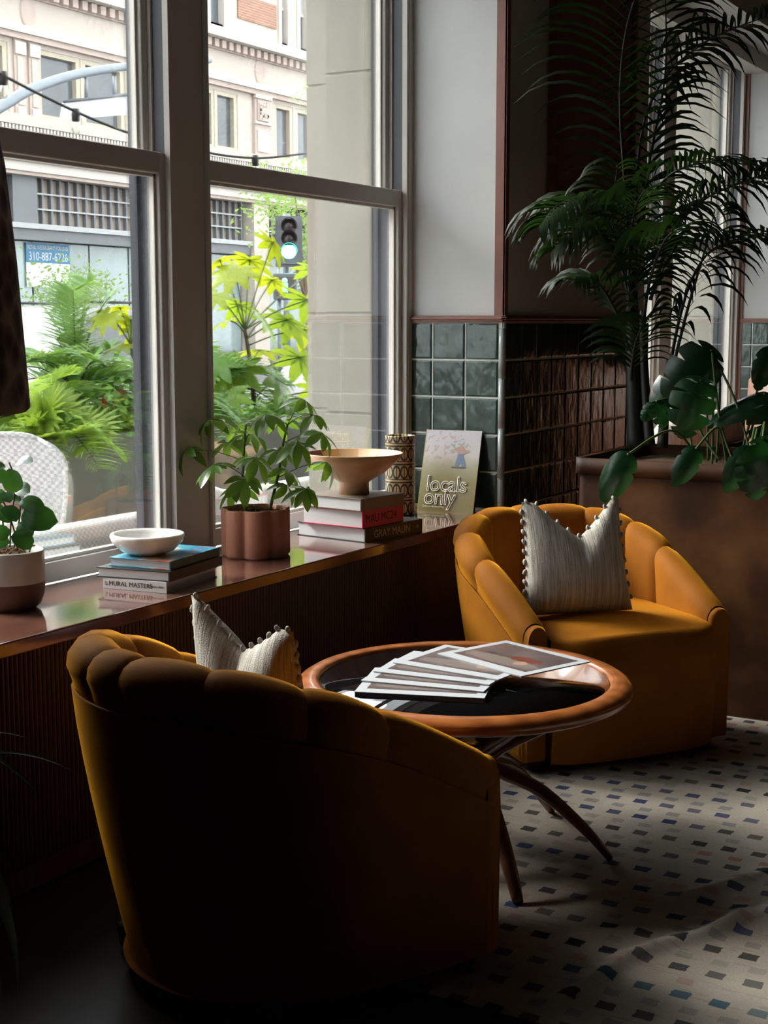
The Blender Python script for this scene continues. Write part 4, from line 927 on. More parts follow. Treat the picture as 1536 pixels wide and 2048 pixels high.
# ---- dark foliage of a floor plant at the lower left edge
m_dkpot = paint('dark_stoneware', (0.03, 0.028, 0.026), 0.5); m_asp = leafmat('floor_plant_leaf', (0.010, 0.035, 0.012), (0.03, 0.07, 0.022), 0.4, 0.15)
fpx = empty('floor_plant', (1.22, 1.42, 0.0)); tag(fpx, 'dark leafy floor plant at the lower left corner', 'potted plant')
MB().lathe([(0, 0), (0.10, 0), (0.12, 0.03), (0.14, 0.24), (0.145, 0.26), (0.13, 0.26), (0.125, 0.22), (0, 0.22)], 32).build('pot', m_dkpot, fpx)
MB().lathe([(0, 0.225), (0.124, 0.222)], 24).build('soil', m_soil, fpx)
asp = [leaf_mesh('leaf', m_asp, 1.0, 0.24, 'lance', d, 0.10, 10) for d in (0.25, 0.5)]
Fi = Matrix.Translation((-1.22, -1.42, 0))
for (bx, by), (tx, ty), d, w in [((-60, 1470), (52, 1448), 1.95, .5), ((-60, 1520), (130, 1450), 1.95, .4), ((-40, 1500), (118, 1576), 1.92, .55), ((-80, 1440), (40, 1520), 1.98, .6), ((-80, 1700), (150, 1900), 1.8, 1.1), ((-90, 1750), (60, 1960), 1.76, 1.2), ((-60, 1680), (60, 1800), 1.85, 1.1), ((-120, 1800), (120, 2040), 1.7, 1.0)]:
    p = Fi @ at_d(bx, by, d); q = Fi @ at_d(tx, ty, d); dr = q - p
    o = inst('leaf', rg.choice(asp), fpx, p, orient(dr), (dr.length, dr.length * w, dr.length))
    base = Vector((rg.uniform(-.05, .05), rg.uniform(-.05, .05), 0.22)); MB().tube(spline([base, (base + p) / 2 + Vector((0, 0, .10)), p], 10), 0.004, 6).build('petiole', m_stem, fpx)

# ================================================================== floor lamp: only the rim of its patterned shade is in view
def shademat():
    m, nt, b = newmat('dark_patterned_cloth'); v = coords(nt, 'Object', (1, 1, 1)); vr = N(nt, 'ShaderNodeTexVoronoi'); vr.inputs['Scale'].default_value = 26; L(nt, v, vr.inputs['Vector'])
    L(nt, ramp(nt, vr.outputs['Distance'], [(0.25, (0.06, 0.036, 0.034)), (0.6, (0.18, 0.115, 0.09)), (0.8, (0.34, 0.23, 0.16))]), b.inputs['Base Color']); b.inputs['Roughness'].default_value = 0.95
    bump(nt, b, vr.outputs['Distance'], 0.5, 0.008); return m
LP = at_d(-275, 700, 2.4); lam = empty('floor_lamp', (LP.x, LP.y, 0)); tag(lam, 'floor lamp with dark brown patterned cloth shade at the left edge', 'lamp')
MB().lathe([(0.262, 1.150), (0.268, 1.156), (0.266, 1.20), (0.254, 1.40), (0.240, 1.56), (0.228, 1.63), (0.20, 1.675), (0.15, 1.69), (0.15, 1.684), (0.195, 1.668), (0.222, 1.625), (0.234, 1.56), (0.248, 1.40), (0.260, 1.20), (0.262, 1.15)], 72).build('lamp_shade', shademat(), lam)
m_brass = paint('aged_brass', (0.16, 0.10, 0.04), 0.35, 0.1, metal=0.9)
MB().lathe([(0, 0), (0.13, 0), (0.13, 0.015), (0.02, 0.03), (0.011, 0.05), (0.011, 1.60), (0, 1.60)], 28).build('pole', m_brass, lam)
for k in range(3):
    a = k * 2 * PI / 3; MB().tube([(0, 0, 1.58), (0.15 * math.cos(a), 0.15 * math.sin(a), 1.685)], 0.003, 6).build('shade_arm', m_brass, lam)
# ---- lounge seat behind the planter, by the second window
m_tan = paint('tan_leather', (0.17, 0.07, 0.035), 0.45, 0.12, 6, 0.08, 80)
ta = at_d(1665, 800, 7.0); tc = empty('lounge_chair', (ta.x, ta.y, -0.012)); tag(tc, 'tan leather lounge chair back beyond the planter at right', 'chair')
rows = []
for i in range(25):
    a = math.radians(60 + 240 * i / 24); rows.append([Vector((math.cos(a) * (0.36 + o), math.sin(a) * (0.36 + o), z)) for o, z in ((-0.03, 0.3), (-0.03, 0.95), (0.0, 1.03 + 0.10 * math.cos(a - PI)), (0.04, 1.0 + 0.1 * math.cos(a - PI)), (0.06, 0.6), (0.03, 0.12))])
MB().grid(rows).build('shell', m_tan, tc); MB().lathe([(0, 0.12), (0.34, 0.12), (0.35, 0.38), (0.32, 0.43), (0, 0.45)], 32).build('seat', m_tan, tc)
for x, y in ((.22, .22), (.22, -.22), (-.22, .22), (-.22, -.22)): MB().lathe([(0, 0), (0.016, 0), (0.022, 0.12), (0, 0.12)], 10, c=(x, y)).build('leg', m_black, tc)
m_bolst = paint('striped_cushion', (0.55, 0.47, 0.44), 0.9, 0.35, 6, 0.1, 80, stretch=(9, 1, 1))
bl = MB().tube([(7.05, YF + .18, SILL + 0.10), (7.2, YF + .17, SILL + .105), (8.0, YF + .17, SILL + .105), (8.75, YF + .17, SILL + .105), (8.9, YF + .18, SILL + .10)], [0.06, 0.10, 0.104, 0.10, 0.06], 18)
tag(bl.build('bolster', m_bolst), 'long pale striped bolster cushion on the second window sill', 'cushion')
# ================================================================== the street
GZ = -0.05
m_pave = paint('pavement', (0.204, 0.198, 0.189), 0.85, 0.08, 1.5, 0.1, 50); m_road = paint('asphalt', (0.091, 0.091, 0.095), 0.9, 0.12, 2, 0.2, 60); m_kerb = paint('kerb_stone', (0.24, 0.234, 0.222), 0.85, 0.06)
tag(boxo('pavement', m_pave, -25, 75, 3.02, 8.2, GZ - 0.3, GZ), 'near pavement outside the windows', 'pavement', kind='structure')
tag(boxo('kerb', m_kerb, -25, 75, 8.2, 8.4, GZ - 0.3, GZ + 0.0), 'kerb of the near pavement', 'kerb', kind='structure')
tag(boxo('road', m_road, -25, 75, 8.4, 22.0, GZ - 0.3, GZ - 0.14), 'asphalt street between the pavements', 'road', kind='structure')
tag(boxo('pavement', m_pave, -25, 75, 22.0, 26.3, GZ - 0.3, GZ), 'far pavement before the building', 'pavement', kind='structure')
# ---- building across the street
FY = 26.0
m_cream = paint('cream_terracotta', (0.439, 0.381, 0.333), 0.8, 0.05, 0.6, 0.05, 12); m_pinkst = paint('pink_moulding', (0.415, 0.333, 0.293), 0.8, 0.06, 1.5); m_white2 = paint('white_band', (0.475, 0.438, 0.4), 0.8, 0.04)
m_wfr = paint('cream_window_frame', (0.396, 0.35, 0.27), 0.6, 0.03); m_wgl = paint('dark_window_glass', (0.10, 0.105, 0.115), 0.12, 0.25, 0.8, spec=0.6); m_gry = paint('grey_shopfront', (0.13, 0.133, 0.143), 0.55, 0.05); m_gr2 = paint('pale_grey_strip', (0.338, 0.338, 0.345), 0.6, 0.03)
m_shop = paint('shop_glass', (0.20, 0.25, 0.25), 0.10, 0.35, 0.35, spec=0.8); m_gpane = paint('frosted_transom', (0.26, 0.22, 0.185), 0.3, 0.12, 1.5)
def brickmat():
    m, nt, b = newmat('red_brick'); v = coords(nt, 'Object'); mp = N(nt, 'ShaderNodeMapping'); mp.inputs['Rotation'].default_value = (PI / 2, 0, 0); L(nt, v, mp.inputs[0])
    t = N(nt, 'ShaderNodeTexBrick'); t.inputs['Scale'].default_value = 1.0; t.inputs['Brick Width'].default_value = 0.22; t.inputs['Row Height'].default_value = 0.075; t.inputs['Mortar Size'].default_value = 0.008
    t.inputs['Color1'].default_value = (0.25, 0.115, 0.075, 1); t.inputs['Color2'].default_value = (0.31, 0.16, 0.11, 1); t.inputs['Mortar'].default_value = (0.34, 0.27, 0.22, 1); L(nt, mp.outputs[0], t.inputs[0]); L(nt, t.outputs[0], b.inputs['Base Color']); b.inputs['Roughness'].default_value = 0.9; return m
m_brick = brickmat()
bd = empty('building', (33, FY, 0)); tag(bd, 'cream ornamented office building across the street', 'building')
bd.location = (0, 0, 0)
BX0, BX1 = -30.0, 62.0
def part(nm, m, *a): return boxo(nm, m, *a, bd)
part('wall', m_cream, BX0, BX1, FY + 0.25, FY + 6, 4.95, 11.9); part('shop_wall', m_gry, BX0, BX1, FY + 0.6, FY + 6, GZ, 4.95)
wins = [(22.2, 23.5), (23.9, 25.2), (25.0 + .5, 26.35), (27.67, 28.94), (29.3, 30.67), (31.02, 32.3), (33.25, 34.69), (34.98, 35.8), (38.05, 38.78), (39.24, 39.98), (40.4, 41.3), (42.0, 43.0)]
# second storey skin built as piers and spandrels around the openings
def skin(z0, z1, wl, wz0, wz1, y0=FY, m=m_cream):
    mb = MB(); mb.box(BX0, BX1, y0, y0 + 0.3, z0, wz0); mb.box(BX0, BX1, y0, y0 + 0.3, wz1, z1); x = BX0
    for a, b in wl: mb.box(x, a - 0.16, y0, y0 + 0.3, wz0, wz1); x = b + 0.16
    mb.box(x, BX1, y0, y0 + 0.3, wz0, wz1); return mb
skin(5.53, 9.2, wins, 6.38, 8.05).build('storey_wall', m_cream, bd)
for a, b in wins:
    w = MB().box(a - 0.16, a, FY + 0.02, FY + 0.25, 6.38, 8.05).box(b, b + 0.16, FY + 0.02, FY + 0.25, 6.38, 8.05).box(a, b, FY + 0.02, FY + 0.25, 7.93, 8.05).box(a, b, FY + 0.02, FY + 0.25, 6.38, 6.48).build('window', m_wfr, bd)
    MB().box(a, b, FY + 0.16, FY + 0.19, 6.48, 7.93).build('pane', m_wgl, w)
for nm, m, z0, z1, d in (('ledge', m_cream, 6.10, 6.36, 0.22), ('bead_course', m_pinkst, 5.98, 6.10, 0.14), ('frieze_band', m_pinkst, 8.16, 8.30, 0.16), ('frieze_band', m_white2, 8.30, 8.48, 0.24), ('cornice', m_pinkst, 9.20, 9.46, 0.10), ('cornice', m_white2, 9.46, 9.60, 0.50), ('cornice', m_pinkst, 9.60, 9.68, 0.40), ('cornice', m_white2, 9.68, 9.80, 0.30),
                       ('lower_cornice', m_white2, 5.36, 5.53, 0.30), ('lower_cornice', m_pinkst, 5.24, 5.36, 0.22), ('lower_cornice', m_white2, 5.02, 5.24, 0.14), ('lower_cornice', m_pinkst, 4.93, 5.02, 0.08)):
    part(nm, m, BX0, BX1, FY - d, FY + 0.26, z0, z1)
den = MB().box(-0.10, 0.10, -0.26, 0.02, 9.22, 9.44).mesh('dentil', m_pinkst)
x = 24.5
while x < 43.0: inst('dentil', den, bd, (x, FY, 0)); x += 0.35
bead = MB(); x = 24.0
while x < 43: bead.box(x, x + 0.06, FY - 0.20, FY, 5.99, 6.09); x += 0.12
tag(bead.build('bead_row', m_white2, bd), kind='stuff')
# pilasters with ornate panels, medallions
def pilaster(xa, xb, z0=6.36, z1=8.16):
    p = part('pilaster', m_pinkst, xa, xb, FY - 0.10, FY + 0.02, z0, z1)
    a, b = xa + 0.10, xb - 0.10
    MB().box(a, b, FY - 0.14, FY - 0.09, z0 + 0.12, z0 + (z1 - z0) * .42).build('panel', m_white2, p)
    MB().box(a, b, FY - 0.15, FY - 0.09, z1 - 0.75, z1 - 0.15).build('carved_panel', m_pinkst, p); MB().box(xa - .04, xb + .04, FY - 0.17, FY - 0.08, z1 - 0.10, z1).build('capital', m_white2, p); MB().box(xa - .04, xb + .04, FY - 0.17, FY - 0.08, z1 - 0.86, z1 - 0.80).build('moulding', m_white2, p)
    r_ = random.Random(int(xa * 10)); orn = MB()
    for k in range(26): cx, cz, s = r_.uniform(a + .08, b - .08), r_.uniform(z1 - .70, z1 - .2), r_.uniform(.02, .045); orn.box(cx - s, cx + s, FY - 0.18, FY - 0.14, cz - s, cz + s)
    tag(orn.build('carving', m_cream, p), kind='stuff')
for a, b in ((26.72, 26.98), (27.22, 27.48), (36.72, 37.52), (32.62, 32.95), (24.2, 24.9), (41.5, 41.85)):
    if b - a > 0.5: pilaster(a, b)
    else:
        p = part('pilaster', m_pinkst, a - .05, b + .05, FY - 0.06, FY + 0.02, 6.36, 8.16); MB().box(a + 0.03, b - 0.03, FY - 0.09, FY - 0.05, 6.6, 7.75).build('carved_panel', m_cream, p); MB().box(a - .05, b + .05, FY - 0.12, FY - 0.05, 7.8, 8.1).build('capital', m_white2, p); MB().box(a, b, FY - .1, FY - .05, 6.38, 6.55).build('moulding', m_white2, p)
for x in (27.23, 37.12):
    md = MB().lathe([(0.0, 0.05), (0.12, 0.06), (0.22, 0.02), (0.26, 0.05), (0.30, 0.04), (0.32, 0.0)], 24, Matrix.Translation((x, FY, 8.88)) @ Matrix.Rotation(PI / 2, 4, 'X') @ Matrix.Diagonal((0.85, 1.25, 1, 1))); md.build('medallion', m_pinkst, bd)
# third storey: brick panels, stone bands and sash windows
ups = [(25.6, 26.2), (27.5, 28.2), (29.6, 30.4), (34.62, 35.28), (38.28, 38.62), (39.32, 39.75), (42.0, 42.8)]
skin(9.8, 11.9, ups, 9.95, 11.7).build('storey_wall', m_cream, bd)
for a, b in ups:
    w = MB().box(a - 0.16, a, FY - 0.06, FY + 0.25, 9.85, 11.7).box(b, b + 0.16, FY - 0.06, FY + 0.25, 9.85, 11.7).box(a, b, FY + 0.1, FY + 0.2, 10.95, 11.05).box(a, b, FY + 0.0, FY + 0.25, 9.85, 9.95).build('window', m_white2, bd)
    MB().box(a, b, FY + 0.16, FY + 0.19, 9.95, 10.95).build('pane', m_wgl, w); MB().box(a, b, FY + 0.13, FY + 0.16, 11.05, 11.7).build('pane', m_gr2, w)
for a, b in ((36.0, 38.0), (28.8, 29.3), (31.0, 34.2), (40.2, 41.7)):
    for z0, z1 in ((10.28, 10.98), (11.2, 11.8)): part('brick_panel', m_brick, a, b, FY - 0.05, FY + 0.05, z0, z1)
# ground floor: piers, transom grilles, shop glass
for a, b in ((36.72, 37.52), (24.9, 25.7)): part('shop_pier', m_cream, a, b, FY - 0.02, FY + 0.7, GZ, 4.93)
part('shop_lintel', m_gry, BX0, BX1, FY + 0.10, FY + 0.5, 3.36, 3.64); part('lintel_strip', m_gr2, BX0, BX1, FY + 0.02, FY + 0.5, 3.64, 3.77)
part('blind_panel', m_gry, 26.65, 27.50, FY + 0.12, FY + 0.5, 3.77, 4.93)
def grille(xa, xb, nc, nr=3):
    g = part('transom', m_gry, xa, xb, FY + 0.40, FY + 0.5, 3.77, 4.93); w = (xb - xa) / nc; h = 1.16 / nr
    me = MB().box(-w / 2 + 0.03, w / 2 - 0.03, -0.01, 0.01, -h / 2 + 0.022, h / 2 - 0.022).mesh('pane', m_gpane)
    for i in range(nc):
        for j in range(nr): inst('pane', me, g, (xa + w * (i + .5), FY + 0.385, 3.77 + h * (j + .5)), (0, random.Random(i * 7 + j).uniform(-.02, .02), 0))
    for i in range(nc + 1): boxo('bar', m_gry, xa + w * i - 0.028, xa + w * i + 0.028, FY + 0.26, FY + 0.40, 3.77, 4.93, g)
    for j in range(1, nr): boxo('bar', m_gr2, xa, xb, FY + 0.25, FY + 0.40, 3.77 + h * j - 0.02, 3.77 + h * j + 0.02, g)
grille(27.52, 31.75, 13); grille(33.0, 36.45, 11); grille(37.75, 41.0, 10); grille(24.0, 26.6, 8)
shops = [(25.75, 27.55), (27.62, 29.7), (29.76, 31.3), (31.36, 32.9), (33.0, 34.3), (34.36, 36.6), (37.6, 38.72), (38.8, 40.6), (40.7, 42.4)]
for a, b in shops: part('shop_pane', m_shop, a, b, FY + 0.44, FY + 0.48, 0.45, 3.34)
part('stall_riser', m_gry, BX0, BX1, FY + 0.30, FY + 0.55, GZ, 0.45); part('door_head', m_gry, 38.9, 40.4, FY + 0.36, FY + 0.46, 2.30, 2.40)
text('lettering', '1035', 0.46, m_gr2, bd, basis((39.95, FY + 0.42, 2.78), (1, 0, 0), (0, 0, 1)), 0.005)
# lease sign in the shop window
m_blue = paint('sign_blue', (0.012, 0.132, 0.252), 0.4, 0.03); m_signw = paint('sign_white', (0.504, 0.504, 0.504), 0.5, 0.03)
ls = empty('lease_sign', (28.12, FY + 0.39, 2.2)); tag(ls, 'blue and white for-lease sign with phone number in the shop window', 'sign')
sw = 0.80
MB().box(-sw, sw, 0, 0.02, 0, 0.62).build('white_panel', m_signw, ls); MB().box(-sw, sw, -0.005, 0.02, 0.62, 1.12).build('blue_panel', m_blue, ls)
text('lettering', 'RETAIL / RESTAURANT FOR LEASE', 0.15, m_signw, ls, basis((0, -0.009, 1.0), (1, 0, 0), (0, 0, 1)), 0.002, sx=0.66)
text('lettering', '310-887-6226', 0.30, m_signw, ls, basis((0, -0.009, 0.77), (1, 0, 0), (0, 0, 1)), 0.004, sx=0.85)

# ---- mast arm with blank street sign, traffic signals
m_pole = paint('galvanised_pole', (0.204, 0.228, 0.252), 0.45, 0.06, metal=0.2); m_sign = paint('sign_back_white', (0.444, 0.438, 0.444), 0.5, 0.02); m_sig = paint('signal_grey', (0.10, 0.105, 0.115), 0.5, 0.08)
MYd = 13.0
ma = empty('street_mast'); tag(ma, 'curved grey mast arm over the street', 'mast arm')
P = [at_Y(x, y, MYd) for x, y in ((-330, 640), (-335, 500), (-300, 400), (-150, 300), (0, 214), (60, 180), (140, 152), (220, 137), (280, 131), (420, 120))]
base = P[0].copy(); base.z = GZ; MB().tube(spline([base] + P, 60), [0.10 - 0.055 * i / 59 for i in range(60)], 12).build('tube', m_pole, ma)
ss = empty('street_sign'); tag(ss, 'blank white street name sign hanging from the mast arm', 'street sign')
c = [at_Y(x, y, MYd) for x, y in ((128, 204), (262, 189), (262, 229), (122, 240))]
fr_ = [Vector((p.x, MYd - 0.03, p.z)) for p in c]; bk_ = [Vector((p.x, MYd + 0.03, p.z)) for p in c]
MB().add(fr_ + bk_, [(3, 2, 1, 0), (4, 5, 6, 7), (0, 1, 5, 4), (1, 2, 6, 5), (2, 3, 7, 6), (3, 0, 4, 7)]).build('board', m_sign, ss)
for x in (172, 229): a = at_Y(x, 152, MYd); b = at_Y(x + 1, 196, MYd); MB().tube([a, b], 0.025, 8).build('hanger', m_pole, ss)
a, b = at_Y(128, 203, MYd - .04), at_Y(262, 188, MYd - .04); MB().tube([a, b], 0.022, 6).build('top_rail', m_sig, ss)
m_grn = emit('signal_green', (0.05, 1.0, 0.75), 6.0); m_wlk = emit('walk_light', (0.1, 0.9, 0.65), 1.6); m_lens = paint('dark_lens', (0.05, 0.03, 0.03), 0.2)
TY = 14.0; tcn = at_Y(578, 478, TY); tl = empty('traffic_light', (tcn.x, TY, GZ)); tag(tl, 'traffic light showing green, beside the stone pier', 'traffic light')
k = (at_Y(578, 400, TY) - at_Y(578, 500, TY)).z / 100; zc = lambda y: at_Y(578, y, TY).z - GZ
ang = math.radians(-55); R3 = Matrix.Rotation(ang, 4, 'Z')
MB().box(-0.19, 0.19, -0.02, 0.20, zc(528), zc(438), R3).build('housing', m_sig, tl)
MB().box(-0.23, 0.23, 0.02, 0.05, zc(534), zc(432), R3).build('backplate', m_sig, tl)
for y, m in ((453, m_lens), (478, m_lens), (503, m_grn)):
    Mx = R3 @ Matrix.Translation((0, -0.02, zc(y))) @ Matrix.Rotation(PI / 2, 4, 'X')
    MB().lathe([(0, 0.02), (0.09, 0.015), (0.125, 0.0)], 20, Mx).build('lens', m, tl)
    rows = [[R3 @ Vector((0.14 * math.cos(a_), -0.02 - d_, zc(y) + 0.14 * math.sin(a_))) for a_ in [math.radians(-20 + 220 * j / 14) for j in range(15)]] for d_ in (0, 0.2)]
    MB().grid(rows).build('visor', m_sig, tl)
MB().tube([(0.22, 0.2, 0), (0.22, 0.2, zc(425))], 0.06, 10).build('pole', m_pole, tl)
pc = at_Y(570, 573, TY - 0.3); ps = empty('walk_signal', (pc.x, TY - 0.3, pc.z)); tag(ps, 'pedestrian signal with green walk light below the traffic light', 'signal'); R4 = Matrix.Rotation(math.radians(-62), 4, 'Z')
MB().box(-0.20, 0.20, 0.02, 0.22, -0.22, 0.22, R4).build('housing', m_sig, ps, bevel=0.02); MB().tube([(0.16, 0.22, GZ - pc.z), (0.16, 0.22, 0.3)], 0.04, 10).build('pole', m_pole, ps); MB().box(-0.15, 0.15, 0.0, 0.02, -0.16, 0.16, R4).build('screen', m_lens, ps)
MB().box(-0.05, 0.05, -0.006, 0.0, -0.10, 0.06, R4).build('walk_light', m_wlk, ps); MB().lathe([(0, 0.01), (0.04, 0.005), (0.045, 0)], 12, R4 @ Matrix.Translation((0, -0.004, 0.10)) @ Matrix.Rotation(PI / 2, 4, 'X')).build('walk_light', m_wlk, ps)
# ---- string lights above the terrace
m_cable = paint('black_cable', (0.015, 0.015, 0.016), 0.6); m_bulb = glassmat('clear_bulb', (0.96, 0.96, 0.95), 1.0)
def string(pts, sock, Y, label):
    r = empty('string_light'); tag(r, label, 'string light'); P = [at_Y(x, y, Y) for x, y in pts]
    MB().tube(spline(P, 30), 0.0075, 6).build('cable', m_cable, r)
    for x, y in sock:
        p = at_Y(x, y, Y); s = MB().lathe([(0, 0.03), (0.018, 0.03), (0.024, 0.0), (0.02, -0.035), (0, -0.035)], 12, Matrix.Translation(p)).build('socket', m_cable, r)
        MB().lathe([(0.012, -0.035), (0.022, -0.06), (0.025, -0.08), (0.015, -0.10), (0, -0.104)], 12, Matrix.Translation(p)).build('bulb', m_bulb, s)
string([(-60, 120), (5, 150), (75, 186), (150, 222), (215, 250), (280, 272), (420, 306), (510, 316), (580, 311), (660, 300)], [(7, 155), (152, 229), (279, 278), (511, 320)], 5.4, 'black festoon cable with bulbs above the terrace')
# ---- parked cars
def car(name, label, x, y, m_body, rot, L_=4.5, H_=1.46):
    r = empty(name, (x, y, GZ - 0.14), rot); tag(r, label, 'car'); h = L_ / 2
    prof = [(-h, 0.30), (-h, 0.62), (-h + .15, 0.86), (-h + .55, 0.98), (-h + 1.15, H_ - 0.06), (-h + 1.7, H_), (h - 2.0, H_ - 0.01), (h - 1.25, 1.02), (h - .35, 0.88), (h - .03, 0.66), (h, 0.30)]
    rows = []
    for yy, ins in ((-0.88, 0.0), (-0.80, 1.0), (0.80, 1.0), (0.88, 0.0)):
        rows.append([Vector((px * (0.985 if ins == 0 else 1), yy * (0.80 if (pz > 1.0 and ins > 0) else (0.84 if pz > 1.0 else 1)), pz)) for px, pz in prof])
    mb = MB().grid(rows); n = len(prof); mb.f += [tuple(range(n)), tuple(range(3 * n, 4 * n))[::-1]]; mb.sm += [False, False]; mb.mi += [0, 0]
    mb.build('body', m_body, r)
    for sy in (-1, 1):
        for poly in ([(-h + .95, 1.0), (-h + 1.32, H_ - 0.12), (-0.25, H_ - 0.10), (-0.25, 1.0)], [(-0.15, 1.0), (-0.15, H_ - 0.10), (h - 2.1, H_ - 0.11), (h - 1.5, 1.02)]):
            V = [Vector((px, sy * (0.745 + 0.14 * (H_ - pz)), pz)) for px, pz in poly]; MB().add(V + [v + Vector((0, sy * 0.012, 0)) for v in V], [(0, 1, 2, 3), (4, 7, 6, 5)]).build('side_window', m_wgl, r)
        for wx in (-h + .8, h - .85): MB().lathe([(0, -0.1), (0.2, -0.1), (0.31, -0.09), (0.31, 0.09), (0.2, 0.1), (0, 0.1)], 24, Matrix.Translation((wx, sy * 0.80, 0.31)) @ Matrix.Rotation(PI / 2, 4, 'X')).build('wheel', m_black, r)
        MB().box(h - 1.75, h - 1.55, sy * 0.86 - 0.07, sy * 0.86 + 0.07, 1.0, 1.12).build('mirror', m_black, r)
        MB().tube([(-h + 1.5, sy * 0.6, H_ + 0.03), (h - 2.2, sy * 0.6, H_ + 0.03)], 0.015, 6).build('roof_rail', m_black, r)
    return r
m_silver = paint('silver_car_paint', (0.312, 0.306, 0.324), 0.25, 0.03, coat=0.6); m_navycar = paint('dark_blue_car_paint', (0.03, 0.06, 0.12), 0.25, 0.03, coat=0.6)
car('parked_car', 'silver car parked behind the terrace plants', 11.6, 10.2, m_silver, 0.0, 4.7, 1.66); car('parked_car', 'dark blue car passing behind the silver car', 14.4, 13.0, m_navycar, 0.0, 4.5, 1.52); car('parked_car', 'silver car further right behind the terrace shrubs', 18.5, 10.4, m_silver, PI, 4.5, 1.5)
# ---- street trees
m_tleaf = leafmat('street_tree_leaf', (0.12, 0.22, 0.05), (0.30, 0.42, 0.14), 0.5, 0.4, (0.45, 0.62, 0.16)); m_bark = paint('tree_bark', (0.22, 0.16, 0.11), 0.9, 0.2, 10)
def tree(label, x, y, crown, r, n, trunk_h, seed):
    t = empty('street_tree', (x, y, GZ)); tag(t, label, 'tree'); rg_ = random.Random(seed); mb = MB()
    MB().tube(spline([(0, 0, 0), (0.05, 0, trunk_h * .6), (0, 0, trunk_h + .3)], 10), [0.08 - 0.04 * i / 9 for i in range(10)], 8).build('trunk', m_bark, t)
    br = MB(); cents = []
    for k in range(14):
        c_ = Vector((rg_.gauss(0, r[0] * .55), rg_.gauss(0, r[1] * .5), crown + rg_.gauss(0, r[2] * .5))); cents.append((c_, rg_.uniform(.25, .45))); br.tube(spline([Vector((0, 0, trunk_h * .8)), (Vector((0, 0, trunk_h)) + c_) / 2 + Vector((0, 0, .15)), c_], 6), [0.03, .024, .018, .012, .008, .004], 5)
    br.build('branches', m_bark, t)
    for k in range(n):
        c_, rr_ = rg_.choice(cents); p = c_ + Vector((rg_.gauss(0, rr_), rg_.gauss(0, rr_), rg_.gauss(0, rr_ * .8))); s = rg_.uniform(.035, .07); M = Matrix.Translation(p) @ Euler((rg_.uniform(-1, 1), rg_.uniform(-1, 1), rg_.uniform(0, 6))).to_matrix().to_4x4()
        mb.add([M @ Vector(v) for v in ((-s, 0, 0), (0, s * .6, 0.01), (s * 1.3, 0, 0), (0, -s * .6, 0.01))], [(0, 1, 2, 3)])
    tag(mb.build('foliage', m_tleaf, t), kind='stuff'); return t
a = at_Y(150, 572, 23.2); tree('small young street tree before the shop window', a.x, 23.2, a.z - .15, (.95, .5, .28), 1000, 1.7, 5)
a = at_Y(612, 420, 17.0); tree('leafy street tree behind the traffic light', a.x, 17.0, a.z, (1.5, 1.2, 1.4), 2600, 2.2, 8)
# ================================================================== terrace
m_zinc = paint('grey_green_planter', (0.175, 0.185, 0.165), 0.6, 0.05, 2)
PLX0, PLX1, PLY0, PLY1, PLZ = 4.72, 11.5, 4.62, 5.25, 0.765
tp = empty('terrace_planter', (0, 0, 0)); tag(tp, 'long grey-green terrace planter box outside the window', 'planter')
mb = MB(); mb.grid([ring(PLX0, PLX1, PLY0, PLY1, .01, GZ), ring(PLX0, PLX1, PLY0, PLY1, .01, PLZ), ring(PLX0 + .03, PLX1 - .03, PLY0 + .03, PLY1 - .03, .01, PLZ), ring(PLX0 + .03, PLX1 - .03, PLY0 + .03, PLY1 - .03, .01, PLZ - .15)], False, closev=True); mb.build('box', m_zinc, tp)
MB().box(PLX0 + .03, PLX1 - .03, PLY0 + .03, PLY1 - .03, PLZ - .10, PLZ - .06).build('soil', m_soil, tp)
m_out = leafmat('terrace_palm_leaf', (0.125, 0.25, 0.056), (0.325, 0.5, 0.112), 0.35, 0.40, (0.45, 0.62, 0.08)); m_out2 = leafmat('date_palm_leaf', (0.112, 0.238, 0.084), (0.28, 0.476, 0.168), 0.32, 0.35, (0.35, 0.52, 0.12)); m_fan = leafmat('fan_palm_leaf', (0.14, 0.24, 0.03), (0.30, 0.44, 0.07), 0.35, 0.4, (0.50, 0.66, 0.08))
m_fat = leafmat('fatsia_leaf', (0.075, 0.195, 0.038), (0.24, 0.435, 0.09), 0.28, 0.35, (0.55, 0.70, 0.03)); m_fatn = leafmat('fatsia_new_leaf', (0.22, 0.30, 0.012), (0.36, 0.42, 0.03), 0.32, 0.45, (0.55, 0.60, 0.015))
def palm(label, x, y, z, nf, size, m, seed, nl=26, el=(0.3, 1.3), wl=0.02, droop=.22, lf=.36):
    t = empty('terrace_palm', (x, y, z)); tag(t, label, 'palm'); r = random.Random(seed)
    MB().tube([(0, 0, -.05), (0, 0, .12)], [0.04, .03], 8).build('trunk', m_bark, t)
    for k in range(nf):
        a_ = 2 * PI * k / nf + r.uniform(-.3, .3); e_ = r.uniform(*el); s = size * r.uniform(.8, 1.1); d = Vector((math.cos(a_), math.sin(a_), 0)); q0 = Vector((0, 0, .08)); pth = [q0]
        for f in (0.3, 0.6, 0.85, 1.0): pth.append(q0 + d * s * f * math.cos(e_) * (0.6 + .4 * f) + Vector((0, 0, s * (math.sin(e_) * f - (0.75 * math.cos(e_) * f ** 2.4)))))
        frond_mesh(pth, nl, lf * s, wl, droop, None, lead=.2, seg=4, rach=.006, seed=seed * 31 + k, ang=.5, vshape=.45).build('frond', [m, m_prach], t)
    return t
def on(x, Y): p = at_Y(x, 700, Y); return p.x
zt = PLZ - 0.06
palm('pygmy date palm at the centre of the terrace planter', on(150, 5.0), 5.0, zt + .12, 13, 0.50, m_out2, 3, 32, (0.3, 1.2), .014, .22, .40)
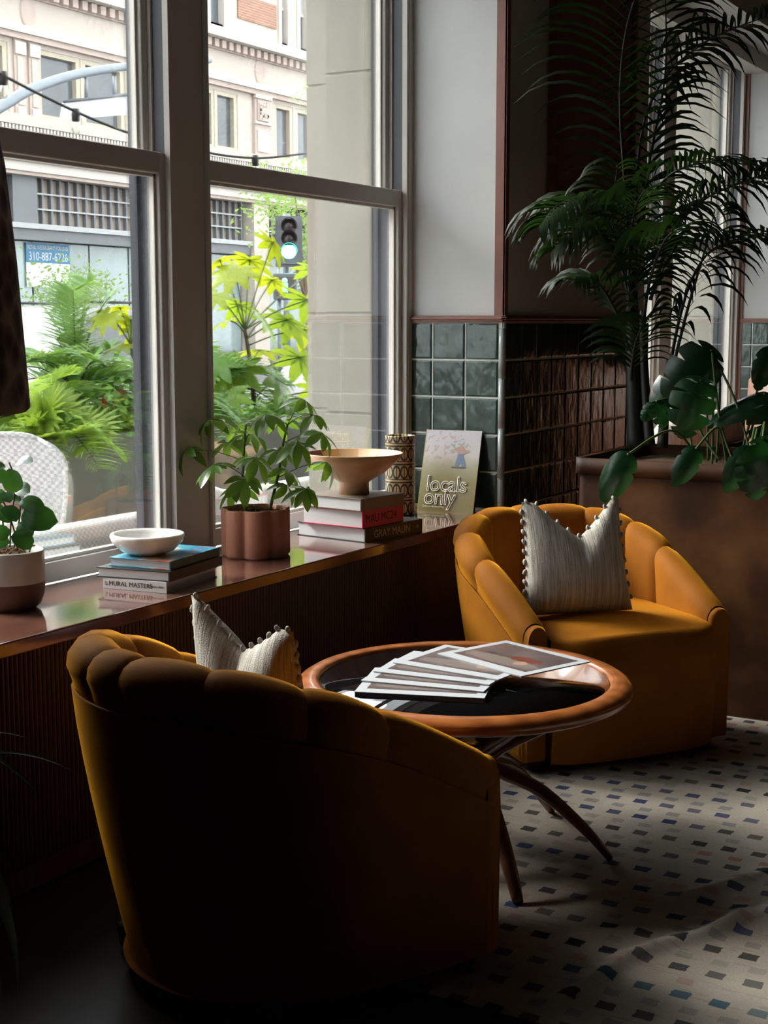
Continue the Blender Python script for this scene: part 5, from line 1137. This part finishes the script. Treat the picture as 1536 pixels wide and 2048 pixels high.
palm('feathery palm beside the window frame in the terrace planter', on(252, 5.05), 5.05, zt + .10, 12, 0.46, m_out2, 9, 32, (0.2, 1.0), .014, .35, .45)
palm('tall upright palm in the terrace planter', on(150, 5.12), 5.12, zt + .15, 5, 0.66, m_out2, 14, 34, (1.15, 1.55), .011, .15, .30)
palm('low arching palm at the left end of the terrace planter', on(60, 4.9), 4.9, zt + .06, 11, 0.46, m_out, 21, 30, (0.2, 1.1), .012, .22, .38)
palm('palm partly behind the window mullion', on(330, 5.0), 5.0, zt + .08, 10, 0.5, m_out2, 25, 28, (0.3, 1.1), .012, .3, .42)
palm('feathery palm behind the fatsia', on(440, 5.1), 5.1, zt + .10, 12, 0.5, m_out2, 28, 28, (0.3, 1.1), .012, .34, .45)
def fanpalm(label, x, y, z, n, seed, size):
    t = empty('fan_palm', (x, y, z)); tag(t, label, 'palm'); r = random.Random(seed)
    for k in range(n):
        a_ = r.uniform(PI * .9, PI * 1.9) if k % 3 else r.uniform(0, 2 * PI); e_ = r.uniform(.25, 1.2); d = Vector((math.cos(a_) * math.cos(e_), math.sin(a_) * math.cos(e_), math.sin(e_))); s = size * r.uniform(.8, 1.1); hub = d * s * .55; mb = MB()
        mb.tube([Vector((0, 0, 0)), hub * .5 + Vector((0, 0, .02)), hub], .005, 5)
        nrm = (Vector((0, 0, 1)) - d * d.z + Vector((-.3, -.5, 0))).normalized(); sd = d.cross(nrm).normalized()
        for j in range(17):
            b_ = math.radians(-115 + 230 * j / 16); dd = (d * math.cos(b_) + sd * math.sin(b_)).normalized(); c_ = dd.cross(nrm).normalized(); ln = s * .52 * (1 - .2 * abs(j - 8) / 8); q = hub
            V = []
            for f, w in ((0, .004), (.4, .011), (.75, .008), (1, .001)): pt = hub + dd * ln * f + Vector((0, 0, -.12 * ln * f * f)); V += [pt - c_ * w, pt + c_ * w]
            mb.add(V, [(2 * i, 2 * i + 1, 2 * i + 3, 2 * i + 2) for i in range(3)], True)
        mb.build('fan_leaf', m_fan, t)
fanpalm('yellow-green fan palm at the lower left of the terrace planter', on(45, 4.85), 4.85, zt, 13, 4, 0.36); fanpalm('fan palm with narrow leaves behind the white chair', on(110, 4.75), 4.75, zt - .02, 11, 17, 0.32)
# fatsia: hand-shaped leaves, each an object
def fatsia_mesh(name, m, seed=0):
    mb = MB(); n = 8
    for k in range(n):
        a_ = math.radians(-140 + 280 * k / (n - 1)); d = Vector((math.cos(a_), math.sin(a_), 0)); c_ = Vector((-d.y, d.x, 0)); ln = 1.0 - .35 * abs(k - 3.5) / 3.5; V = []
        for f, w in ((0, .04), (.3, .16), (.55, .185), (.8, .12), (1, .005)):
            p = d * ln * f; zc_ = -.28 * (ln * f) ** 2 + .02
            V += [p - c_ * w * ln + Vector((0, 0, zc_ - .02)), p + Vector((0, 0, zc_ + .02 * 0)), p + c_ * w * ln + Vector((0, 0, zc_ - .02))]
        mb.add(V, [f_ for i in range(4) for f_ in ((3 * i, 3 * i + 3, 3 * i + 4, 3 * i + 1), (3 * i + 1, 3 * i + 4, 3 * i + 5, 3 * i + 2))], True)
    return mb.mesh(name, m)
fme, fmn = fatsia_mesh('leaf', m_fat), fatsia_mesh('leaf', m_fatn)
def fatsia(label, Y, stem, leaves, seed):
    r = random.Random(seed); b0 = at_Y(*stem[0], Y); t = empty('fatsia', (b0.x, Y, zt)); tag(t, label, 'shrub'); Mi_ = Matrix.Translation((-b0.x, -Y, -zt)); S = spline([Mi_ @ at_Y(x, y, Y) for x, y in stem], 16); S[0].z = 0.0
    MB().tube(S, [.018 - .008 * i / 15 for i in range(16)], 8).build('stem', m_bstem, t)
    for (x, y, dY, s, new, tilt) in leaves:
        p = Mi_ @ at_Y(x, y, Y + dY); q = min(S, key=lambda w: abs(w.z - (p.z - .10)) + .3 * (w - p).length)
        MB().tube(spline([q, (p + q) / 2 + Vector((0, 0, .02)), p], 8), .0045, 6).build('petiole', m_stem, t)
        out = p - q; out.z = 0; out = out.normalized() if out.length > .01 else Vector((0, -1, 0)); nrm = (Vector((0, 0, 1)) + out * tilt + Vector((r.uniform(-.25, .25), -.25 * tilt, 0))).normalized()
        inst('leaf', fmn if new else fme, t, p, orient(out - nrm * out.dot(nrm), nrm), s * r.uniform(.9, 1.1))
LF = [(470, 540, 0, .20, 1, .9), (545, 485, -.05, .19, 1, 1.5), (500, 520, .1, .20, 1, .5), (430, 590, 0, .19, 1, .6), (545, 560, .1, .16, 1, .5), (440, 520, .15, .15, 1, .8), (575, 640, 0, .24, 0, .9), (615, 600, .05, .22, 0, .8), (530, 640, -.1, .20, 0, 1.0), (455, 640, .1, .19, 1, .5),
      (480, 735, -.05, .25, 0, 1.2), (560, 760, -.15, .29, 0, 1.5), (430, 720, 0, .22, 0, .8), (600, 715, .05, .25, 0, 1.1), (520, 700, .1, .22, 1, .3), (450, 790, -.1, .25, 0, 1.4), (590, 820, -.05, .24, 0, 1.0), (500, 830, .05, .22, 1, .6), (610, 660, .15, .22, 1, .5), (540, 830, .0, .2, 1, .8), (420, 850, .05, .2, 0, 1.0), (630, 540, .25, .2, 0, .7), (480, 610, .2, .18, 0, .6), (640, 780, .1, .22, 0, .9)]
fatsia('tall fatsia shrub with yellow-green new leaves outside the right pane', 4.95, [(505, 880), (508, 800), (500, 720), (490, 660)], LF, 2)
fatsia('fatsia shoot with pale new leaves beside the left window frame', 4.9, [(290, 880), (284, 780), (262, 690)], [(215, 630, 0, .13, 1, 1.0), (262, 640, .05, .12, 1, .8), (285, 670, 0, .17, 1, .9), (295, 590, 0, .14, 1, .6), (245, 690, 0, .12, 1, .5), (310, 720, 0, .18, 0, .8), (240, 615, .1, .1, 1, .6)], 5)
LG = [(600, 880, 0, .22, 0, 1.), (650, 850, 0, .22, 0, 1.), (470, 870, 0, .2, 1, .6), (430, 900, 0, .2, 0, 1.), (560, 880, .05, .22, 1, .5), (520, 890, 0, .2, 0, .9), (500, 860, 0, .2, 1, .4)]
fatsia('low fatsia growing at the foot of the tall one', 4.8, [(540, 935), (540, 900), (545, 880)], LG, 7)
# small flowering shrub and groundcover
def shrub(name, label, x, y, z, r, n, m, seed, ls=.028):
    t = empty(name, (x, y, z)); tag(t, label, 'shrub'); g_ = random.Random(seed); mb = MB(); st = MB()
    for k in range(n):
        p = Vector((g_.gauss(0, r[0] * .5), g_.gauss(0, r[1] * .5), abs(g_.gauss(.3, .5)) * r[2])); s = ls * g_.uniform(.6, 1.3); M = Matrix.Translation(p) @ Euler((g_.uniform(-.9, .9), g_.uniform(-.9, .9), g_.uniform(0, 6))).to_matrix().to_4x4(); mb.add([M @ Vector(v) for v in ((-s, 0, 0), (0, s * .5, .004), (s, 0, 0), (0, -s * .5, .004))], [(0, 1, 2, 3)])
        if k % 12 == 0: st.tube([(0, 0, 0), p], .003, 4)
    tag(mb.build('foliage', m, t), kind='stuff'); st.build('stems', m_stem, t); return t
m_lime = leafmat('lime_groundcover', (0.30, 0.42, 0.03), (0.55, 0.66, 0.08), .4, .4, (.7, .8, .1)); m_grn2 = leafmat('dense_green_shrub', (0.09, 0.216, 0.054), (0.252, 0.432, 0.108), .4, .3)
shrub('green_shrub', 'dense dark green shrub low in the terrace planter', on(205, 4.85), 4.85, zt, (.28, .2, .26), 1300, m_grn2, 3); shrub('groundcover', 'lime green groundcover along the planter edge', on(272, 4.72), 4.72, zt, (.20, .10, .12), 700, m_lime, 4, .02)
shrub('green_shrub', 'dense shrub beneath the fatsia in the terrace planter', on(520, 4.8), 4.8, zt, (.6, .15, .10), 700, m_grn2, 6); shrub('green_shrub', 'mixed greenery filling the left of the planter', on(100, 4.9), 4.95, zt, (.4, .2, .16), 1100, m_out, 8, .03); shrub('green_shrub', 'mixed greenery behind the window frame in the planter', on(330, 5.0), 5.0, zt, (.5, .2, .18), 1000, m_grn2, 9, .03)
fw_ = empty('flowering_twig', (on(252, 4.75), 4.75, zt)); tag(fw_, 'bare branching twig with yellow and red flowers in the planter', 'shrub'); Mi_ = Matrix.Translation((-on(252, 4.75), -4.75, -zt))
for pts in ([(254, 875), (254, 850), (240, 825), (226, 805)], [(254, 850), (262, 825), (268, 812)], [(255, 850), (280, 848), (296, 848)]): MB().tube(spline([Mi_ @ at_Y(x, y, 4.75) for x, y in pts], 10), .006, 6).build('branch', m_bark, fw_)
m_yel = paint('yellow_petal', (0.75, 0.55, 0.03), .5); m_redp = paint('red_petal', (0.55, 0.06, 0.05), .5)
for x, y, m in ((232, 800, m_yel), (236, 808, m_yel), (208, 806, m_redp), (212, 800, m_redp), (243, 787, m_redp), (230, 806, m_yel)):
    p = Mi_ @ at_Y(x, y, 4.75); f = MB()
    for k in range(5): a_ = k * 2 * PI / 5; d = Vector((math.cos(a_), .2, math.sin(a_))) * .022; f.add([p, p + d + Vector((0, -.006, .012)), p + d * 1.2, p + d + Vector((.012, 0, -.006))], [(0, 1, 2, 3)])
    f.build('flower', m, fw_)
# ---- white woven seating, bistro chair and table
def weave(name, col_, s):
    m, nt, b = newmat(name); v = coords(nt, 'Object'); mp = N(nt, 'ShaderNodeMapping'); mp.inputs['Scale'].default_value = (s, s, s); L(nt, v, mp.inputs[0]); ck = N(nt, 'ShaderNodeTexChecker'); ck.inputs['Scale'].default_value = 1.0; L(nt, mp.outputs[0], ck.inputs[0])
    L(nt, mixc(nt, ck.outputs['Fac'], col_, tuple(c * .62 for c in col_)), b.inputs['Base Color']); b.inputs['Roughness'].default_value = .6; bump(nt, b, ck.outputs['Fac'], .6, .006); return m
m_weave = weave('white_wicker', (0.68, 0.66, 0.63), 85); m_weave2 = weave('white_bistro_weave', (0.80, 0.79, 0.80), 70); m_bamb = wood('rattan_cane', (0.42, 0.26, 0.12), (0.55, 0.36, 0.18), .4); m_redt = paint('red_brown_slab', (0.30, 0.13, 0.11), .45)
def sofa(label, xa, xb, y0, zt_, bump_=0.0):
    r = empty('wicker_sofa', ((xa + xb) / 2, y0, GZ)); tag(r, label, 'sofa', 'white wicker terrace seats'); h = (xb - xa) / 2; zz = zt_ - GZ; rows = []
    n = 40
    for i in range(n + 1):
        u = -1 + 2 * i / n; x = h * u; e = (1 - abs(u) ** 8); zc_ = zz - 0.05 * (1 - e) + bump_ * math.exp(-((u + .86) / .12) ** 2)
        rows.append([Vector((x, y, z)) for y, z in ((-0.02, 0.02), (-0.045, zc_ * .5), (-0.05, zc_ - .07), (-0.035, zc_ - .02), (0.0, zc_), (0.05, zc_ - .015), (0.075, zc_ - .06), (0.085, zc_ * .5), (0.07, 0.25))])
    MB().grid(rows).build('back', m_weave, r); MB().box(-h + .02, h - .02, 0.06, 0.62, 0.06, 0.30).build('base', m_weave, r); MB().box(-h + .05, h - .05, 0.09, 0.62, 0.30, 0.40).build('cushion', paint('grey_cushion', (0.45, 0.45, 0.45), .9), r, bevel=0.02)
sofa('white wicker terrace sofa just outside the left pane', 3.02, 4.36, 3.40, 0.615); sofa('white wicker terrace sofa outside the right pane, next to the pier', 4.40, 5.75, 3.42, 0.635, 0.045)
bc = at_Y(50, 980, 4.12); ch = empty('bistro_chair', (bc.x - 0.05, 4.12, GZ), math.radians(-62)); tag(ch, 'white woven bistro chair with cane legs beyond the window', 'chair')
rows = []
for i in range(13):
    v = i / 12; hw_ = 0.20 + 0.045 * math.sin(v * PI * .62); z_ = 0.52 + 0.41 * v - 0.0; row = []
    for j in range(17):
        w = -1 + 2 * j / 16; rr_ = max(0, 1 - max(0, v - .70) / .30) ; hx = hw_ * (1 - .40 * max(0, (v - .72) / .28) ** 2.5); row.append(Vector((hx * w, 0.03 * w * w - .10 * v - .12, z_ - 0.02 * (w ** 4) * v)))
    rows.append(row)
bk = MB().grid(rows); bo_ = bk.build('backrest', m_weave2, ch); mm = bo_.modifiers.new('thick', 'SOLIDIFY'); mm.thickness = .012
edge = [r_[0] for r_ in rows] + rows[-1] + [r_[-1] for r_ in rows][::-1]; MB().tube(edge, .010, 8).build('back_rim', m_weave2, ch)
MB().lathe([(0, .455), (.20, .455), (.21, .468), (.20, .48), (0, .478)], 28).build('seat', m_weave2, ch)
for x, y in ((.16, .15), (-.16, .15), (.17, -.15), (-.17, -.15)): MB().tube([(x * 1.15, y * 1.25, 0), (x, y, .46), (x, y - (.04 if y < 0 else 0), .62 if y < 0 else .47)], .013, 8).build('leg', m_bamb, ch)
MB().tube([(-.17, -.17, .56), (.17, -.17, .56)], .011, 8).build('back_rail', m_bamb, ch)
tq = at_Y(137, 990, 3.98); tt = empty('terrace_table', (tq.x - .32, 3.98, GZ)); tag(tt, 'terrace table with red-brown top edge before the bistro chair', 'table')
MB().box(-.32, .32, -.02, .40, tq.z - GZ - .03, tq.z - GZ).build('top', m_redt, tt); MB().tube([(0, .2, 0), (0, .2, tq.z - GZ - .03)], .03, 12).build('pedestal', m_bamb, tt); MB().lathe([(0, 0), (.2, 0), (.2, .02), (0, .03)], 24, c=(0, .2)).build('foot', m_sig, tt)
# ================================================================== a few warm lamps deep in the room (seen as glints in the tiles)
m_warm = emit('warm_bulb', (1.0, 0.45, 0.15), 2.5)
for i, (x, y, z_) in enumerate(((7.6, -2.6, 2.2), (8.3, -3.1, 2.2), (9.0, -3.6, 2.2))):
    r = empty('pendant_lamp', (x, y, z_)); tag(r, ('nearest', 'middle', 'farthest')[i] + ' warm pendant bulb hanging deep in the room', 'lamp', 'pendant bulbs')
    MB().lathe([(0, -.05), (.035, -.035), (.05, 0), (.03, .04), (0, .05)], 16).build('bulb', m_warm, r); MB().tube([(0, 0, .05), (0, 0, CEIL - z_)], .003, 5).build('cord', m_cable, r)
